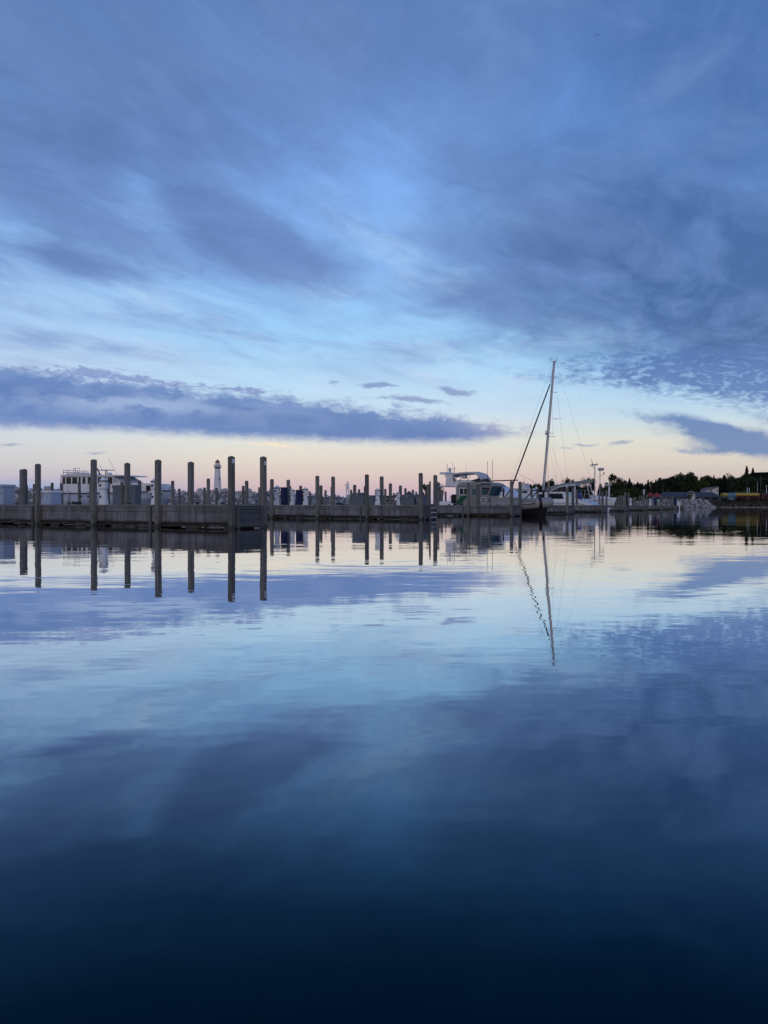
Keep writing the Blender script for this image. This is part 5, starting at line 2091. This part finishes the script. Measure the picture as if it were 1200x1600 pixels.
# (kind, px, top py, half width px, distance, ground height, label)
TL = [
    ('round', 959, 741.0, 9, 432, 3, 'pale-edged round tree standing tallest just right of the launch'),
    ('bare', 968, 743.5, 8, 428, 3, 'thin-leaved tree right of the round tree by the launch'),
    ('round', 974, 751, 9, 420, 3, 'dark bushy tree left of the first lone spruce'),
    ('spruce', 983.5, 747.2, 5.5, 428, 3, 'lone dark spruce, tallest between launch and red canopies'),
    ('spruce', 996.5, 752.8, 6, 430, 3, 'squat dark spruce left of the red canopies'),
    ('spruce', 1003.4, 754, 3, 440, 3, 'thin spire-like spruce above the left red canopy'),
    ('spruce', 1012.6, 749.4, 4.5, 430, 3, 'pale slender spruce directly above the red canopies'),
    ('round', 1020, 751, 7, 430, 3, 'small rounded tree above the right red canopy'),
    ('round', 1031, 753, 8, 430, 3, 'dark tree at the left foot of the big tree mass'),
    ('round', 1041, 746.5, 10, 432, 3.2, 'dark round tree at the left shoulder of the big mass'),
    ('round', 1052, 743.0, 11, 436, 3.2, 'dark broad tree, second in the big tree mass from left'),
    ('round', 1062, 741.0, 10, 430, 3.2, 'dark tree with sky gaps, third in the big tree mass'),
    ('round', 1073, 739.2, 11, 434, 3.2, 'tallest dark tree at the crest of the big tree mass'),
    ('round', 1082, 742.5, 10, 438, 3.2, 'dark tree on the right slope of the big tree mass'),
    ('green', 1091, 747.0, 9, 430, 3.5, 'greener tree above the middle of the slate blue roof'),
    ('green', 1100, 745.5, 11, 434, 3.5, 'green bushy tree directly left above the white house'),
    ('round', 1110, 744.0, 11, 438, 4, 'dark green tree directly behind the white house'),
    ('spruce', 1115.4, 742.2, 4, 440, 4, 'small spruce tip poking above the trees behind the white house'),
    ('round', 1121, 747.5, 8, 440, 4, 'dark tree right of the white house roof'),
    ('spruce', 1131.5, 742.0, 8, 432, 4, 'broad dark spruce right of the white house'),
    ('bare', 1138.5, 735.6, 7.5, 450, 4, 'tall leafless-looking tree standing above the light blue awning'),
    ('round', 1144, 744.0, 9, 430, 4, 'dark tree below the leafless-looking tree'),
    ('round', 1153, 744.5, 10, 434, 4, 'dark round tree left above the long yellow awning'),
    ('round', 1162, 741.5, 10, 440, 5, 'dark tree at the foot of the two hilltop spruces'),
    ('spruce', 1166.6, 728.0, 5.5, 500, 10, 'taller hilltop spruce, highest tree on the right skyline'),
    ('spruce', 1176.2, 731.0, 5, 505, 12, 'shorter hilltop spruce right of the tallest one'),
    ('round', 1172, 746.0, 10, 430, 4.5, 'dark tree above the right half of the yellow awning'),
    ('round', 1183, 748.0, 10, 432, 4.5, 'dark tree left of the tall utility pole'),
    ('round', 1195, 747.0, 11, 430, 4.5, 'dark tree right of the tall utility pole'),
    ('round', 1208, 746.0, 12, 430, 4.5, 'dark tree cut by the right edge of the picture'),
    ('round', 684, 752.8, 6, 440, 2, 'tree left of the patrol boat, seen between ladder pier posts'),
    ('bare', 691, 754.5, 4.5, 435, 2, 'thin tree directly left of the flybridge cruiser arch'),
    ('round', 665, 757, 5, 445, 2, 'tree peeping left of the ladder pier end post'),
    ('round', 821, 755.5, 6, 430, 2.5, 'small dark tree behind the fishing boat lookout'),
    ('round', 831, 757.5, 5, 430, 2.5, 'low dark tree right of the fishing boat lookout'),
    ('round', 838, 754.5, 7, 432, 2.5, 'dark tree just left of the tall mast'),
    ('round', 857, 750.8, 9, 430, 2.5, 'dark tree just right of the tall mast'),
    ('round', 866, 755.5, 6, 430, 2.5, 'low dark tree behind the start of the boom'),
    ('bare', 879, 748.3, 8, 434, 2.5, 'pale thin tree behind the left half of the boom'),
    ('round', 891, 748.8, 8, 430, 2.5, 'dark tree behind the middle of the boom'),
    ('bare', 913, 745.0, 9, 440, 2.5, 'pale bushy tree left of the wind generator pole'),
    ('round', 922, 745.6, 7, 430, 2.5, 'dark bushy tree right behind the wind generator pole'),
    ('round', 903, 758, 9, 425, 2.5, 'low dark tree behind the sailing yacht cockpit'),
    ('spruce', 938, 755.5, 7, 425, 2.5, 'dark spruce behind the radar pole'),
    ('round', 948, 762, 8, 420, 2.5, 'low dark tree behind the launch platform'),
    ('round', 577, 775, 8, 480, 1.5, 'low far tree right of the grey locker in the middle'),
    ('round', 590, 774.5, 7, 480, 1.5, 'low far tree behind the third mid-pier pedestal'),
    ('round', 603, 774, 7, 480, 1.5, 'low far tree with jagged top left of the slim pedestal'),
    ('spruce', 608, 772.8, 3, 482, 1.5, 'small far spruce left of the slim pedestal'),
    ('round', 616, 773, 6, 480, 1.5, 'low far tree directly behind the slim pedestal'),
    ('round', 647, 772.5, 5, 500, 1.5, 'low far tree right of the dark cottage'),
    ('round', 656, 771, 6, 500, 1.5, 'low far tree left of the ladder pier end post'),
]
for a in TL:
    a = list(a)
    if a[0] == 'round':
        a[3] *= 1.22
    if a[0] == 'spruce':
        a[3] *= 1.3
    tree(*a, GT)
# the second rank behind, which closes the wood
px = 952
while px < 1215:
    top = 755 if px < 1030 else (749 if px < 1060 else (746.5 if px < 1115 else (751 if px < 1140 else 749)))
    tree('round', px + random.uniform(-1.5, 1.5), top + random.uniform(-1.2, 1.8), 10.5, 462, 3 if px < 1110 else 4.5, 'dark tree in the second rank of the wood behind the shore', 'second rank of trees on the far shore')
    px += 9
px = 822
while px < 925:
    tree('round', px + random.uniform(-2, 2), 760.5 + random.uniform(-2, 1.5), 8.5, 455, 2.3, 'low dark tree in the rank behind the sailing yacht', 'low rank of trees behind the yacht')
    px += 9


def shrub(px, py, hw, Y, zb, label):
    tm, cm = random.choice(TREES['green'])
    zt = EYE + (790 - py) / F * Y
    o = empty('shrub', ((px - 600) / F * Y, Y, zb - 0.3 * (zt - zb)), random.uniform(0, 6.28), label, 'shrub', 'green shrubs on the far shore')
    w = hw / F * Y / 0.38
    o.scale = (w, w, (zt - zb) * 1.3)
    for nm, me in (('stem', tm), ('foliage', cm)):
        c = bpy.data.objects.new(nm, me)
        COL.objects.link(c)
        link_child(c, o)


for a in [(964, 765, 9, 400, 2.5, 'green shrub behind the launch bow'), (975, 764, 9, 402, 2.5, 'green shrub below the dark bushy tree'), (986, 762.5, 10, 404, 2.5, 'tallest bright green shrub below the lone spruce'),
          (996, 762, 10, 402, 2.5, 'bright green shrub below the squat spruce'), (1005, 764.5, 8, 400, 2.5, 'green shrub left of the red canopies'), (1040, 766, 7, 400, 3, 'shrub left of the slate blue roof'),
          (1078, 769, 4.5, 380, 3.5, 'dark shrub before the little pale gable'), (1160, 766, 9, 390, 4.2, 'olive shrub behind the long yellow awning'), (1150, 767, 7, 392, 4.2, 'olive shrub behind the light blue awning'),
          (1196, 765.5, 8, 388, 4.5, 'green shrub behind the maroon awning'), (1118, 776, 7, 372, 4, 'brown-green shrub on the bank below the white house'), (1132, 777.5, 7, 370, 4, 'bank shrub below the short yellow awning'),
          (1156, 777, 9, 369, 4.2, 'bank shrub below the long yellow awning'), (1178, 778, 8, 368, 4.2, 'bank shrub under the end of the yellow awning'), (1196, 778, 8, 366, 4.4, 'bank shrub below the maroon awning')]:
    shrub(*a)
# ------------------------------------------------------------------ birds over the harbour
BIRD = pmat('dark_bird_plumage', (0.03, 0.032, 0.045), 0.8)


def bird_mesh(flap):
    m = MB()
    m.loft([[(x, r * math.cos(a), r * 0.8 * math.sin(a)) for a in [q * math.pi / 3 for q in range(6)]] for x, r in ((-0.30, 0.015), (-0.18, 0.05), (0.0, 0.075), (0.14, 0.06), (0.20, 0.045), (0.26, 0.04), (0.33, 0.008))], closed=True)
    for s in (-1, 1):
        m.loft([[(0.09, s * 0.05, 0.02), (-0.10, s * 0.05, 0.02), (-0.10, s * 0.05, 0.0), (0.09, s * 0.05, 0.0)],
                [(0.13, s * 0.30, 0.02 + flap), (-0.03, s * 0.30, 0.02 + flap), (-0.03, s * 0.30, flap), (0.13, s * 0.30, flap)],
                [(-0.04, s * 0.66, flap * 0.7), (-0.08, s * 0.66, flap * 0.7), (-0.08, s * 0.66, flap * 0.7 - 0.008), (-0.04, s * 0.66, flap * 0.7 - 0.008)]], closed=True, smooth=False)
    m.face([(-0.24, 0.0, 0.0), (-0.42, -0.06, 0.0), (-0.42, 0.06, 0.0)])
    return m.mesh('gull', BIRD)


BM = [bird_mesh(0.16), bird_mesh(-0.10), bird_mesh(0.05)]
for k, (px, py, Y, rz, lb) in enumerate([(413, 57.5, 420, 20, 'dark gull high up left of centre, the upper of two'), (403, 88.5, 380, 60, 'dark gull high up left of centre, the lower of two'),
                                         (932, 58.5, 230, 75, 'larger dark gull alone in the upper right sky'), (131, 36, 420, 30, 'dark gull alone in the upper left corner'),
                                         (672, 267, 380, -20, 'dark gull in the middle of the sky right of centre'), (489, 263.5, 420, 45, 'dark gull in the middle of the sky left of centre'),
                                         (671, 333.5, 520, 10, 'tiny dark gull below the middle of the sky'), (1090, 548, 380, 70, 'dark gull on the right, over the dark cloud'),
                                         (906, 622, 340, 30, 'dark gull right of the tall mast'), (860, 561.5, 190, 100, 'dark gull hovering left of the masthead'),
                                         (1029, 719, 420, 0, 'dark gull low over the far trees'), (729, 558, 520, 40, 'tiny dark gull left of the mast in pale sky')]):
    o = bpy.data.objects.new('gull', BM[k % 3])
    COL.objects.link(o)
    o.location = px_at(px, py, Y)
    o.rotation_euler = (R(random.uniform(-25, 25)), R(random.uniform(-10, 10)), R(rz))
    tag(o, lb, 'bird', 'gulls in flight over the harbour')
